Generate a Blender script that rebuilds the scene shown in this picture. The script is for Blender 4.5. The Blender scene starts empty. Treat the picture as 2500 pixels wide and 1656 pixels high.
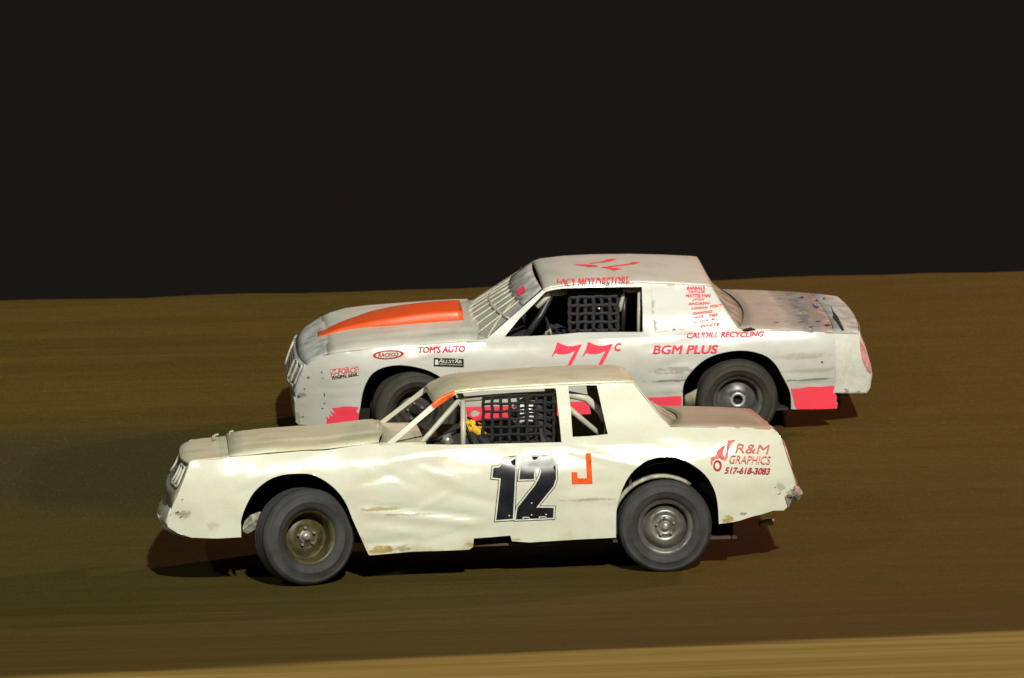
import bpy, bmesh, math, random
from mathutils import Vector, Matrix, noise
from mathutils.bvhtree import BVHTree
from mathutils.geometry import delaunay_2d_cdt, tessellate_polygon
random.seed(7)
S = bpy.context.scene
C = S.collection
R = math.radians

# ------------------------------------------------------------------ camera
F = 13900.0                      # focal length in photo pixels (200 mm on a 36 mm frame, 2500 px wide)
CAM = Vector((0, 0, 2.31))
PITCH, ROLL = 0.00698, 0.030
fwd = Vector((0, math.cos(PITCH), -math.sin(PITCH)))
r0 = Vector((1, 0, 0)); u0 = r0.cross(fwd)
rt = (r0*math.cos(ROLL) - u0*math.sin(ROLL)).normalized()
up = (u0*math.cos(ROLL) + r0*math.sin(ROLL)).normalized()
cd = bpy.data.cameras.new('camera'); cam = bpy.data.objects.new('camera', cd); C.objects.link(cam)
cd.lens = F/2500*36; cd.sensor_width = 36; cd.clip_start = .5; cd.clip_end = 8000
cam.matrix_world = Matrix.Translation(CAM) @ Matrix((rt, up, -fwd)).transposed().to_4x4()
S.camera = cam
cd.dof.use_dof = True; cd.dof.focus_distance = 42.4; cd.dof.aperture_fstop = 4.0

# ------------------------------------------------------------------ night sky, floodlights
w = bpy.data.worlds.new('World'); S.world = w; w.use_nodes = True
bg = w.node_tree.nodes['Background']; bg.inputs[0].default_value = (.0098, .0083, .0068, 1); bg.inputs[1].default_value = 1
EL, AZ = R(27), R(10)            # floodlight bank behind the photographer, a little to the right
sd = bpy.data.lights.new('floodlight_bank', 'SUN'); sd.energy = 4.0; sd.angle = R(1.6); sd.color = (1, .97, .86)
so = bpy.data.objects.new('floodlight_bank', sd); C.objects.link(so)
dvec = Vector((-math.sin(AZ)*math.cos(EL), math.cos(AZ)*math.cos(EL), -math.sin(EL)))
so.rotation_euler = dvec.to_track_quat('-Z', 'Y').to_euler()
def pole_lamp(name, loc, tgt, watts, col, size, spot=50):
    l = bpy.data.lights.new(name, 'SPOT'); l.energy = watts; l.color = col; l.shadow_soft_size = size; l.spot_size = R(spot); l.spot_blend = .5
    o = bpy.data.objects.new(name, l); C.objects.link(o); o.location = loc
    o.rotation_euler = (Vector(tgt)-Vector(loc)).to_track_quat('-Z', 'Y').to_euler()
pole_lamp('pole_lamp_turn', (26, 62, 15), (1.5, 46, 1), 26000, (1, .42, .30), .35)
pole_lamp('pole_lamp_infield', (-14, 22, 13), (-1, 45, 1), 4500, (.95, .97, 1), .25)
S.view_settings.view_transform = 'Standard'; S.view_settings.look = 'None'
S.view_settings.exposure = 0; S.view_settings.gamma = 1
S.cycles.max_bounces = 6

# ------------------------------------------------------------------ materials
def lin(c): return tuple((x/12.92 if x <= .04045 else ((x+.055)/1.055)**2.4) for x in c)
class NT:
    def __init__(s, name):
        s.m = bpy.data.materials.new(name); s.m.use_nodes = True; s.t = s.m.node_tree; s.b = s.t.nodes['Principled BSDF']
    def n(s, ty, **kw):
        x = s.t.nodes.new(ty)
        for k, v in kw.items():
            if k in x.inputs: x.inputs[k].default_value = v
            else: setattr(x, k, v)
        return x
    def l(s, a, b): s.t.links.new(a, b)
    def coords(s, scale=(1, 1, 1), kind='Object'):
        tc = s.n('ShaderNodeTexCoord'); mp = s.n('ShaderNodeMapping'); mp.inputs['Scale'].default_value = scale
        s.l(tc.outputs[kind], mp.inputs['Vector']); return mp.outputs[0]
    def noise(s, scale=(1, 1, 1), sc=5, det=4, rough=.5, kind='Object', dist=0):
        x = s.n('ShaderNodeTexNoise'); x.inputs['Scale'].default_value = sc; x.inputs['Detail'].default_value = det
        x.inputs['Roughness'].default_value = rough; x.inputs['Distortion'].default_value = dist
        s.l(s.coords(scale, kind), x.inputs['Vector']); return x.outputs['Fac']
    def mapr(s, v, a, b, c=0, d=1, smooth=True):
        x = s.n('ShaderNodeMapRange'); x.interpolation_type = 'SMOOTHSTEP' if smooth else 'LINEAR'
        x.inputs['From Min'].default_value = a; x.inputs['From Max'].default_value = b
        x.inputs['To Min'].default_value = c; x.inputs['To Max'].default_value = d
        s.l(v, x.inputs['Value']); return x.outputs[0]
    def math(s, op, a, b=None):
        x = s.n('ShaderNodeMath'); x.operation = op
        for i, v in enumerate((a, b)):
            if v is None: continue
            if isinstance(v, (int, float)): x.inputs[i].default_value = v
            else: s.l(v, x.inputs[i])
        return x.outputs[0]
    def mix(s, f, a, b):
        x = s.n('ShaderNodeMix'); x.data_type = 'RGBA'
        for sock, v in ((x.inputs[0], f), (x.inputs[6], a), (x.inputs[7], b)):
            if isinstance(v, (int, float)): sock.default_value = v
            elif isinstance(v, tuple): sock.default_value = (*v[:3], 1)
            else: s.l(v, sock)
        return x.outputs[2]
    def sepz(s, kind='Object'):
        tc = s.n('ShaderNodeTexCoord'); sp = s.n('ShaderNodeSeparateXYZ'); s.l(tc.outputs[kind], sp.inputs[0]); return sp.outputs
    def bump(s, h, st=.2, d=.01):
        b = s.n('ShaderNodeBump'); b.inputs['Strength'].default_value = st; b.inputs['Distance'].default_value = d
        s.l(h, b.inputs['Height']); s.l(b.outputs[0], s.b.inputs['Normal'])
    def col(s, v):
        if isinstance(v, tuple): s.b.inputs['Base Color'].default_value = (*v[:3], 1)
        else: s.l(v, s.b.inputs['Base Color'])
    def rough(s, v):
        if isinstance(v, (int, float)): s.b.inputs['Roughness'].default_value = v
        else: s.l(v, s.b.inputs['Roughness'])

def paint(name, base, mud, lowz=(-.25, .22), mudamt=.8, scuff=(.2, .19, .17), scuffamt=.5, rough=.27, grime=.25, coat=.6, patches=(), cr_=.12):
    t = NT(name)
    blot = t.noise((1, 1, 1), 3.2, 5, .62)
    z = t.sepz()[2]
    low = t.mapr(z, lowz[0], lowz[1], 1, 0)
    mud_m = t.math('MULTIPLY', t.mapr(t.math('ADD', low, t.math('MULTIPLY', t.math('SUBTRACT', blot, .5), 2.2)), .55, 1.15), mudamt)
    streak = t.noise((.5, 1, 7), 5, 6, .7)
    sm = t.math('MULTIPLY', t.mapr(streak, .60, .74), scuffamt)
    fine = t.noise((1, 1, 1), 60, 3, .6)
    gm = t.math('MULTIPLY', t.mapr(blot, .42, .68), grime)
    c = t.mix(gm, base, mud)
    c = t.mix(sm, c, scuff)
    c = t.mix(mud_m, c, mud)
    pn = t.noise((1.2, 1, 3), 9, 5, .7); ox = t.sepz()
    for (px, pz, rx, rz, am, pc) in patches:
        dx = t.math('DIVIDE', t.math('SUBTRACT', ox[0], px), rx); dz = t.math('DIVIDE', t.math('SUBTRACT', ox[2], pz), rz)
        dd = t.math('ADD', t.math('MULTIPLY', dx, dx), t.math('MULTIPLY', dz, dz))
        dd = t.math('ADD', dd, t.math('MULTIPLY', t.math('SUBTRACT', pn, .5), 5.0))
        c = t.mix(t.math('MULTIPLY', t.mapr(dd, .2, 1.1, 1, 0), am), c, pc)
    c = t.mix(t.math('MULTIPLY', t.mapr(fine, .4, .8), .12), c, mud)
    t.col(c)
    t.rough(t.mapr(t.math('ADD', mud_m, t.math('MULTIPLY', gm, .8)), 0, 1, rough, .8, False))
    t.b.inputs['Coat Weight'].default_value = coat; t.b.inputs['Coat Roughness'].default_value = cr_
    t.bump(fine, .08, .002)
    return t.m
def plain(name, col, rough=.5, metal=0, var=.25, sc=12, bump=0):
    t = NT(name); n = t.noise((1, 1, 1), sc, 5, .6)
    dk = tuple(x*(1-var) for x in col); lt = tuple(min(1, x*(1+var)) for x in col)
    t.col(t.mix(t.mapr(n, .3, .7), dk, lt)); t.rough(t.mapr(n, .2, .8, max(.05, rough-.1), min(1, rough+.1))); t.b.inputs['Metallic'].default_value = metal
    if bump: t.bump(n, bump, .004)
    return t.m

MUD = (.36, .27, .10); MUD2 = (.30, .27, .17)
M = {}
M['cream_top'] = paint('dusty_cream_paint', (.70, .68, .50), (.44, .40, .20), (-9, -8), 0, (.22, .15, .10), .45, .55, .55, .2)
M['white_top'] = paint('dusty_white_paint', (.62, .61, .53), (.40, .39, .30), (-9, -8), 0, (.25, .25, .25), .3, .5, .45, .2)
M['grey_header'] = plain('grey_scuffed_plastic', (.40, .41, .385), .5, 0, .3, 9)
M['orange'] = paint('orange_paint', (.80, .095, .014), (.36, .11, .04), (-9, -8), 0, (.3, .06, .02), .6, .5, .6, .15)
M['pink'] = paint('pink_paint', (.95, .060, .105), (.7, .2, .15), (-9, -8), 0, (.3, .05, .05), .25, .45, .12, .2)
M['pinktext'] = plain('pink_vinyl', (.92, .065, .115), .4, 0, .15, 30)
M['orangetext'] = plain('orange_vinyl', (.76, .10, .015), .4, 0, .12, 20)
M['blackvinyl'] = plain('black_vinyl', (.013, .014, .02), .2, 0, .3, 10)
M['whitevinyl'] = plain('white_vinyl', (.62, .62, .54), .3, 0, .08, 20)
M['redvinyl'] = plain('dark_red_vinyl', (.42, .05, .045), .4, 0, .3, 30)
M['rosevinyl'] = plain('rose_vinyl', (.62, .17, .16), .4, 0, .25, 30)
M['dark'] = plain('shade_and_seam_black', (.008, .007, .006), .8, 0, .4, 6)  # near-black stands in for wheel arch shade; also fills the deck seam
M['interior'] = plain('dark_interior', (.022, .017, .02), .7, 0, .5, 5)
M['interior_brown'] = plain('rusty_interior', (.06, .035, .025), .8, 0, .4, 5)
M['chassis'] = plain('chassis_black', (.006, .005, .004), .9, 0, .4, 8)
M['tyre'] = None
M['cage_white'] = plain('white_tube_paint', (.52, .50, .40), .4, 0, .15, 8)
M['cage_black'] = plain('black_tube_paint', (.02, .02, .02), .4, 0, .3, 8)
M['net'] = plain('net_webbing', (.010, .010, .010), .8, 0, .3, 40)
M['net_grey'] = plain('grey_net_webbing', (.028, .024, .027), .8, 0, .3, 40)
M['plexi'] = plain('dusty_plexiglass', (.42, .42, .33), .25, 0, .25, 6)
M['headlight'] = plain('grey_lens_plate', (.22, .22, .18), .2, 0, .3, 10)
M['helmet'] = plain('white_helmet', (.75, .75, .78), .12, 0, .05, 5)
M['visor'] = plain('dark_visor', (.01, .01, .012), .08, 0, .2, 5)
M['suit'] = plain('dark_suit', (.012, .013, .018), .8, 0, .3, 12)
M['glove'] = plain('yellow_glove', (.72, .42, .02), .6, 0, .2, 15)
M['rim_gold'] = plain('muddy_gold_steel', (.060, .050, .018), .5, .25, .45, 9, .2)
M['rim_silver'] = plain('dusty_silver_steel', (.17, .165, .14), .35, .5, .35, 9, .2)
M['rim_grey'] = plain('grey_steel', (.12, .12, .112), .4, .4, .4, 9, .2)
M['rim_dark'] = plain('dark_steel', (.05, .045, .035), .5, .3, .4, 9, .2)
M['metal'] = plain('scraped_metal', (.35, .33, .28), .35, .5, .5, 20, .3)
M['bright'] = plain('bare_steel', (.55, .55, .52), .35, .5, .2, 20)
M['crumple'] = plain('crumpled_cream_sheet', (.36, .34, .26), .5, 0, .5, 14, .4)
M['taillight'] = plain('pink_red_lens', (.62, .26, .26), .3, 0, .35, 10)
M['blue'] = plain('blue_paint_transfer', (.05, .05, .12), .5, 0, .3, 10)
M['scuff'] = plain('dark_scuff', (.10, .095, .07), .6, 0, .4, 30)
M['frame'] = plain('grey_edge', (.30, .275, .19), .6, 0, .3, 10)
for k_, sp_, ro_ in (('pinktext', .05, .75), ('orangetext', .1, .7), ('redvinyl', .05, .75), ('rosevinyl', .05, .75), ('blackvinyl', .35, .28), ('whitevinyl', .2, .5), ('pink', .25, .5), ('grey_header', .25, .6)):
    b_ = M[k_].node_tree.nodes['Principled BSDF']; b_.inputs['Specular IOR Level'].default_value = sp_
    if not b_.inputs['Roughness'].is_linked or k_ != 'pink':
        for l_ in list(b_.inputs['Roughness'].links): M[k_].node_tree.links.remove(l_)
        b_.inputs['Roughness'].default_value = ro_
def tyre_mat(name, col, dust):
    t = NT(name); n = t.noise((1, 1, 1), 7, 6, .6); f = t.noise((1, 1, 1), 55, 3, .6)
    t.col(t.mix(t.math('MULTIPLY', t.mapr(n, .35, .7), .8), col, dust)); t.rough(.78); t.bump(f, .3, .003)
    return t.m
M['tyre'] = tyre_mat('dusty_rubber', (.024, .025, .024), (.048, .048, .043))
M['tyre_dark'] = tyre_mat('muddy_rubber', (.024, .023, .016), (.046, .043, .030))

def ground_mat():
    t = NT('clay_track')
    X, Y = t.sepz()[0], t.sepz()[1]
    streak = t.noise((.10, 2.2, 1), 1.6, 6, .62)
    wide = t.noise((.07, .35, 1), 1.5, 3, .5, dist=.4)
    fine = t.noise((.8, 3, 1), 10, 5, .7)
    grit = t.noise((1, 1, 1), 34, 3, .7)
    c = t.mix(t.mapr(streak, .36, .64), (.064, .044, .0050), (.084, .058, .0072))
    leftm = t.mapr(t.math('ADD', X, t.math('MULTIPLY', wide, 6)), -.5, 5.5, 1, 0)
    Yw = t.math('ADD', Y, t.math('MULTIPLY', t.math('SUBTRACT', t.noise((.2, .8, 1), .9, 4, .6), .5), 1.4))
    c = t.mix(t.mapr(t.noise((.16, 6, 1), 1.7, 7, .72), .5, .68, 0, .45), c, (.040, .028, .0045))
    c = t.mix(t.mapr(t.noise((.3, 4, 1), 2.3, 7, .75, dist=.3), .54, .72, 0, .4), c, (.115, .083, .018))
    olive = t.math('MULTIPLY', t.math('MULTIPLY', t.mapr(Yw, 41, 43.5), t.mapr(Yw, 46, 49.5, 1, 0)), leftm)
    c = t.mix(t.math('MULTIPLY', olive, .7), c, (.046, .043, .009))
    band = t.math('MULTIPLY', t.math('MULTIPLY', t.mapr(Yw, 45.8, 47.2), t.mapr(Yw, 48.6, 49.6, 1, 0)), leftm)
    c = t.mix(t.math('MULTIPLY', band, .8), c, (.034, .034, .014))
    red = t.mapr(t.math('ADD', X, t.math('MULTIPLY', wide, 5)), 1.5, 6)
    c = t.mix(t.math('MULTIPLY', red, .45), c, (.082, .046, .0066))
    c = t.mix(t.mapr(fine, .35, .75, 0, .45), c, (.040, .029, .004))
    c = t.mix(t.mapr(grit, .5, .75, 0, .55), c, (.125, .085, .015))
    grit2 = t.noise((1, 1, 1), 52, 2, .7)
    c = t.mix(t.mapr(grit2, .5, .75, 0, .6), c, (.020, .016, .004))
    bnd = t.math('ADD', t.math('SUBTRACT', Y, t.math('MULTIPLY', X, .26)), t.math('MULTIPLY', t.math('SUBTRACT', t.noise((.25, 1.2, 1), 1.1, 6, .7), .5), .9))
    inf = t.mapr(bnd, 36.8, 37.35, 1, 0)
    ic = t.mix(t.mapr(streak, .35, .65), (.21, .15, .026), (.31, .23, .062))
    ic = t.mix(t.mapr(fine, .4, .8, 0, .3), ic, (.2, .12, .03))
    c = t.mix(inf, c, ic)
    t.col(c); t.rough(.95); t.b.inputs['Specular IOR Level'].default_value = .12
    t.bump(t.math('ADD', t.math('MULTIPLY', fine, .6), t.math('MULTIPLY', grit, .4)), .45, .02)
    return t.m

# ------------------------------------------------------------------ helpers
def mesh_obj(name, verts, faces, mat, parent=None, smooth=True, solid=0, bevel=0):
    me = bpy.data.meshes.new(name); me.from_pydata([tuple(v) for v in verts], [], faces); me.update()
    bm = bmesh.new(); bm.from_mesh(me); bmesh.ops.remove_doubles(bm, verts=bm.verts, dist=1e-6)
    bmesh.ops.recalc_face_normals(bm, faces=bm.faces); bm.to_mesh(me); bm.free()
    o = bpy.data.objects.new(name, me); C.objects.link(o)
    if isinstance(mat, (list, tuple)):
        for m in mat: me.materials.append(m)
    else: me.materials.append(mat)
    if smooth:
        me.shade_smooth() if hasattr(me, 'shade_smooth') else None
    if bevel:
        b = o.modifiers.new('bevel', 'BEVEL'); b.width = bevel; b.segments = 2; b.limit_method = 'ANGLE'
    if solid:
        s = o.modifiers.new('thickness', 'SOLIDIFY'); s.thickness = solid; s.offset = 0
    if parent is not None: o.parent = parent
    return o
class MB:
    def __init__(s): s.v = []; s.f = []
    def add(s, v, f):
        k = len(s.v); s.v += [Vector(p) for p in v]; s.f += [tuple(i+k for i in q) for q in f]; return s
    def grid(s, rows, close=False):
        n = len(rows[0]); k = len(s.v)
        for r in rows: s.v += [Vector(p) for p in r]
        for i in range(len(rows)-1):
            for j in range(n if close else n-1):
                a = k+i*n+j; b = k+i*n+(j+1) % n; s.f.append((a, b, b+n, a+n))
        return s
    def box(s, a, b):
        (x0, y0, z0), (x1, y1, z1) = a, b
        return s.add([(x0,y0,z0),(x1,y0,z0),(x1,y1,z0),(x0,y1,z0),(x0,y0,z1),(x1,y0,z1),(x1,y1,z1),(x0,y1,z1)],
                     [(0,3,2,1),(4,5,6,7),(0,1,5,4),(1,2,6,5),(2,3,7,6),(3,0,4,7)])
    def tube(s, pts, r, n=10):
        pts = [Vector(p) for p in pts]; rows = []
        for i, p in enumerate(pts):
            d = (pts[min(i+1, len(pts)-1)]-pts[max(i-1, 0)]).normalized()
            a = d.cross(Vector((0, 0, 1)));
            if a.length < .1: a = d.cross(Vector((0, 1, 0)))
            a.normalize(); b = d.cross(a); rr = r[i] if isinstance(r, (list, tuple)) else r
            rows.append([p + (a*math.cos(2*math.pi*k/n)+b*math.sin(2*math.pi*k/n))*rr for k in range(n)])
        k = len(s.v); s.grid(rows, True)
        s.f.append(tuple(range(k, k+n))); e = k+(len(pts)-1)*n; s.f.append(tuple(range(e+n-1, e-1, -1)))
        return s
    def lathe(s, prof, n=56, c=(0, 0, 0)):     # axis Y; prof = (radius, y)
        rows = [[(c[0]+r*math.cos(2*math.pi*k/n), c[1]+y, c[2]+r*math.sin(2*math.pi*k/n)) for k in range(n)] for r, y in prof]
        return s.grid(rows, True)
    def build(s, name, mat, parent=None, **kw): return mesh_obj(name, s.v, s.f, mat, parent, **kw)
def cr(pts, n=4):
    out = []; P = [pts[0]]+list(pts)+[pts[-1]]
    for i in range(1, len(P)-2):
        p0, p1, p2, p3 = P[i-1], P[i], P[i+1], P[i+2]
        for k in range(n):
            t = k/n
            out.append(tuple(.5*((2*b)+(-a+c)*t+(2*a-5*b+4*c-d)*t*t+(-a+3*b-3*c+d)*t**3) for a, b, c, d in zip(p0, p1, p2, p3)))
    out.append(pts[-1]); return out
def sst(a, b, x):
    t = max(0, min(1, (x-a)/(b-a))); return t*t*(3-2*t)
def lerpt(tab, x):
    if x <= tab[0][0]: return tab[0][1]
    for (a, p), (b, q) in zip(tab, tab[1:]):
        if x <= b: return p+(q-p)*(x-a)/(b-a)
    return tab[-1][1]
def inside(p, poly):
    x, y = p; c = False; j = len(poly)-1
    for i in range(len(poly)):
        a, b = poly[i], poly[j]
        if (a[1] > y) != (b[1] > y) and x < (b[0]-a[0])*(y-a[1])/(b[1]-a[1])+a[0]: c = not c
        j = i
    return c
def resample(poly, d, closed=True):
    out = []; n = len(poly)
    for i in range(n if closed else n-1):
        a, b = poly[i], poly[(i+1) % n]; L = math.hypot(b[0]-a[0], b[1]-a[1]); k = max(1, int(L/d))
        for q in range(k): out.append((a[0]+(b[0]-a[0])*q/k, a[1]+(b[1]-a[1])*q/k))
    return out
def cdt(outer, holes, d, lines=()):
    V = []; E = []; seen = {}
    def addloop(L, closed=True):
        k = len(V); V.extend(L)
        for i in range(len(L) if closed else len(L)-1): E.append((k+i, k+(i+1) % len(L)))
    loops = [resample(outer, d)]+[resample(h, d) for h in holes]
    for L in loops: addloop(L)
    for ln in lines: addloop(resample(list(ln), d, False)+[ln[-1]], False)
    bpts = list(V); cell = {}
    for p in bpts: cell.setdefault((int(p[0]//d), int(p[1]//d)), []).append(p)
    x0 = min(p[0] for p in outer); x1 = max(p[0] for p in outer); z0 = min(p[1] for p in outer); z1 = max(p[1] for p in outer)
    j = 0; z = z0
    while z < z1:
        x = x0+(d/2 if j % 2 else 0)
        while x < x1:
            if inside((x, z), outer) and not any(inside((x, z), h) for h in holes):
                cx, cz = int(x//d), int(z//d)
                if all((q[0]-x)**2+(q[1]-z)**2 > (.55*d)**2 for a in (-1, 0, 1) for b in (-1, 0, 1) for q in cell.get((cx+a, cz+b), ())):
                    V.append((x, z))
            x += d
        z += d*.866; j += 1
    v, e, f, _, _, _ = delaunay_2d_cdt([Vector(p) for p in V], E, [], 0, 1e-5)
    tr = []
    for q in f:
        c = (sum(v[i].x for i in q)/len(q), sum(v[i].y for i in q)/len(q))
        if inside(c, outer) and not any(inside(c, h) for h in holes): tr.append((tuple(q), c))
    return [(p.x, p.y) for p in v], tr
def put(root, name): pass
def thing(name, label, cat, mat4=None, group=None):
    o = bpy.data.objects.new(name, None); C.objects.link(o); o.empty_display_size = .2
    if mat4: o.matrix_world = mat4
    o['label'] = label; o['category'] = cat
    if group: o['group'] = group
    return o

# ------------------------------------------------------------------ a car's own drawing board
def raydir(u, v): return fwd*F + rt*(u-1250) + up*(828-v)
def at_depth(u, v, d):
    r = raydir(u, v); return CAM + r*(d/r.y)
class Car:
    def __init__(s, rear, front, depth, yaw, beta, W, prof, nose, tail, seed):
        A = at_depth(*rear, depth); B = at_depth(*front, depth-2.74*math.sin(R(yaw)))
        s.X = (A-B).normalized(); Yh = Vector((-s.X.y, s.X.x, 0)).normalized()
        Y = (Yh*math.cos(R(beta))+Vector((0, 0, 1))*math.sin(R(beta))); Y = (Y-s.X*Y.dot(s.X)).normalized()
        s.Y = Y; s.Z = s.X.cross(Y); s.O = A - Y*.06
        s.mat = Matrix.Translation(s.O) @ Matrix((s.X, s.Y, s.Z)).transposed().to_4x4()
        s.W = W; s.prof = prof; s.nose = nose; s.tail = tail; s.seed = seed
        s.ls = []
    def yb(s, x, z):                                  # smooth lateral offset of the near side skin
        tab = s.prof; e = .035
        y = (lerpt(tab, z-e)+lerpt(tab, z)*2+lerpt(tab, z+e))/4
        nx, nl, na = s.nose; tx, tl, ta = s.tail
        if x < nx: y += na*((nx-x)/nl)**2
        if x > tx: y += ta*((x-tx)/tl)**2
        return y
    def dent(s, x, z):
        k = s.seed; n = lambda a, b, c: noise.noise(Vector((x*a+k, z*b, c+k)))
        low = 1-sst(.62, .75, z)
        d = .013*n(1.5, 2.6, 1)*low + .0068*n(4.2, 7, 2)*(.25+.75*low) + .0016*n(11, 15, 3)*(.3+.7*low)
        d += .0007*n(26, 30, 5)*low
        for (ax, az, bx, bz, wd, am) in s.ls:         # creases pressed along a line
            L = math.hypot(bx-ax, bz-az); tx, tz = (bx-ax)/L, (bz-az)/L
            q = (x-ax)*tx+(z-az)*tz; r = -(x-ax)*tz+(z-az)*tx
            f = sst(-.12, .06, q)*(1-sst(L-.06, L+.12, q))
            if f > 0: d += am*f*math.exp(-(r/wd)**2)
        return d
    def ys(s, x, z): return s.yb(x, z)+s.dent(x, z)
    bvh = None
    def skin(s, x, z):                                # the built sheet metal under a sticker
        if s.bvh:
            h = s.bvh.ray_cast(Vector((x, -1, z)), Vector((0, 1, 0)), 2.0)
            if h[0] is not None and abs(h[0].y-s.yb(x, z)) < .05: return h[0].y
        return s.ys(x, z)
    def at(s, u, v, y):                               # point of the drawing at lateral offset y
        r = raydir(u, v); P = CAM-s.O; t = (y-P.dot(s.Y))/r.dot(s.Y); q = P+r*t
        return q.dot(s.X), q.dot(s.Z)
    def side(s, u, v):
        y = .05
        for _ in range(7): x, z = s.at(u, v, y); y = s.yb(x, z)
        return x, z
    def pt(s, u, v, y):
        x, z = s.at(u, v, y); return Vector((x, y, z))
    def poly(s, L): return [s.side(*p) for p in L]
    def decal(s, name, px, mat, parent, off=.004, d=.03, holes=()):
        V, T = cdt(s.poly(px), [s.poly(h) for h in holes], d)
        return mesh_obj(name, [(x, s.skin(x, z)-off, z) for x, z in V], [t for t, _ in T], mat, parent)
    def text(s, name, body, box, mat, parent, slope=0, shear=0, off=.012, bold=.0, surf=None):
        V, Fc = text_mesh(body, 0); xs = [p[0] for p in V]; ys_ = [p[1] for p in V]
        x0, x1, y0, y1 = min(xs), max(xs), min(ys_), max(ys_); u0_, v0_, u1_, v1_ = box; out = []
        for x, y in V:
            a = (x-x0)/(x1-x0); b = (y-y0)/(y1-y0)
            for q in ((-1, 0, 1) if bold else (0,)):
                u = u0_+a*(u1_-u0_)+shear*(b-.5)+q*min(1.1, bold*(v1_-v0_)*2.6); v = v1_-b*(v1_-v0_)-slope*a
                if surf: P_ = surf(u, v); P_.z += .0005*q; out.append(P_)
                else:
                    X, Z = s.side(u, v); out.append((X, s.skin(X, Z)-off-.0005*q, Z))
        if bold: Fc = [tuple(i*3+q for i in f) for q in (0, 1, 2) for f in Fc]
        return mesh_obj(name, out, Fc, mat, parent, smooth=False)
def text_mesh(body, bold=0.0):
    cu = bpy.data.curves.new('lettering', 'FONT'); cu.body = body; cu.size = 1; cu.offset = bold; cu.resolution_u = 3; cu.align_x = 'CENTER'
    o = bpy.data.objects.new('lettering', cu); C.objects.link(o)
    dg = bpy.context.evaluated_depsgraph_get(); me = bpy.data.meshes.new_from_object(o.evaluated_get(dg))
    bm = bmesh.new(); bm.from_mesh(me)
    bmesh.ops.remove_doubles(bm, verts=bm.verts, dist=1e-4)
    for _ in range(2):
        L = [e for e in bm.edges if e.calc_length() > .3]
        if L: bmesh.ops.subdivide_edges(bm, edges=L, cuts=1, use_grid_fill=False)
    bmesh.ops.triangulate(bm, faces=bm.faces)
    V = [(v.co.x, v.co.y) for v in bm.verts]; Fc = [tuple(v.index for v in f.verts) for f in bm.faces]
    bm.free(); bpy.data.objects.remove(o); bpy.data.curves.remove(cu); bpy.data.meshes.remove(me)
    return V, Fc

near = Car((1625, 1286), (757, 1312), 43.15, 3.5, 4.2, 1.84,
    [(-.3, .075), (-.1, .05), (.1, .022), (.32, 0), (.45, .004), (.56, .03), (.66, .075), (.72, .11), (.80, .15), (1.1, .29), (1.25, .34)],
    (-3.25, .55, .11), (.45, .6, .13), 3.1)
far = Car((1802, 978), (1020, 1006), 48.2, 3.5, 11.3, 1.86,
    [(-.3, .085), (-.1, .055), (.1, .025), (.30, 0), (.42, .004), (.53, .03), (.61, .075), (.66, .11), (.72, .14), (1.0, .32), (1.2, .38)],
    (-3.05, .55, .19), (.45, .7, .14), 11.7)

def PT(car, u, v, rx, rz, am, pc):
    x, z = car.side(u, v); return (x, z, rx, rz, am, pc)
BR = (.20, .13, .035); GY = (.12, .12, .10); YB = (.33, .24, .06)
M['cream'] = paint('cream_paint', (.665, .675, .55), MUD, (-.24, .16), .55, (.42, .38, .24), .25, rough=.22, grime=.12, coat=.85, patches=[
    PT(near, 925, 1343, .13, .035, .9, YB), PT(near, 975, 1338, .10, .03, .6, BR), PT(near, 930, 1243, .16, .018, .7, YB), PT(near, 1000, 1256, .2, .010, .5, BR),
    PT(near, 1775, 1268, .05, .035, .9, YB), PT(near, 1815, 1255, .03, .015, .7, BR), PT(near, 1930, 1215, .05, .06, .7, GY), PT(near, 1905, 1190, .04, .04, .35, GY),
    PT(near, 448, 1258, .07, .035, .6, BR), PT(near, 520, 1285, .06, .04, .4, (.36, .32, .2)), PT(near, 1440, 1220, .22, .012, .45, GY), PT(near, 1148, 1330, .05, .02, .7, YB), PT(near, 1255, 1318, .05, .012, .8, YB)])
M['tan_deck'] = paint('dirty_tan_deck_paint', (.42, .33, .245), (.30, .26, .15), (-9, -8), 0, (.30, .13, .10), .75, .6, .5, .1, patches=[PT(near, 1655, 1041, .09, 1, .8, (.27, .28, .17)), PT(near, 1890, 1046, .10, 1, .6, (.45, .22, .17))])
M['deck_white'] = paint('scraped_deck_paint', (.50, .46, .41), (.36, .28, .22), (-9, -8), 0, (.10, .09, .10), .8, .5, .5, .2, patches=[PT(far, 2005, 808, .16, 1, .7, (.16, .17, .16)), PT(far, 1960, 808, .12, .5, .35, (.10, .10, .12)), PT(far, 1860, 802, .22, .6, .5, (.42, .32, .25))])
fp = [PT(far, 1650, 905, .22, .035, .5, GY), PT(far, 1640, 930, .26, .012, .7, GY), PT(far, 1960, 870, .25, .03, .45, (.33, .29, .14)), PT(far, 1985, 905, .25, .02, .4, (.30, .28, .16)), PT(far, 1985, 927, .26, .010, .7, GY),
      PT(far, 1700, 930, .1, .01, .6, GY), PT(far, 735, 965, .05, .03, .6, GY), PT(far, 728, 1020, .03, .06, .6, (.30, .27, .06))]
M['white'] = paint('white_paint', (.55, .55, .50), (.33, .32, .22), (-.25, .05), .35, (.20, .20, .18), .35, .36, .16, coat=.35, cr_=.17, patches=fp)
M['white_low'] = paint('scraped_white_paint', (.56, .56, .515), (.33, .33, .27), (-.2, .45), .25, (.16, .16, .14), .5, .38, .2, coat=.3, cr_=.18, patches=fp)

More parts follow.
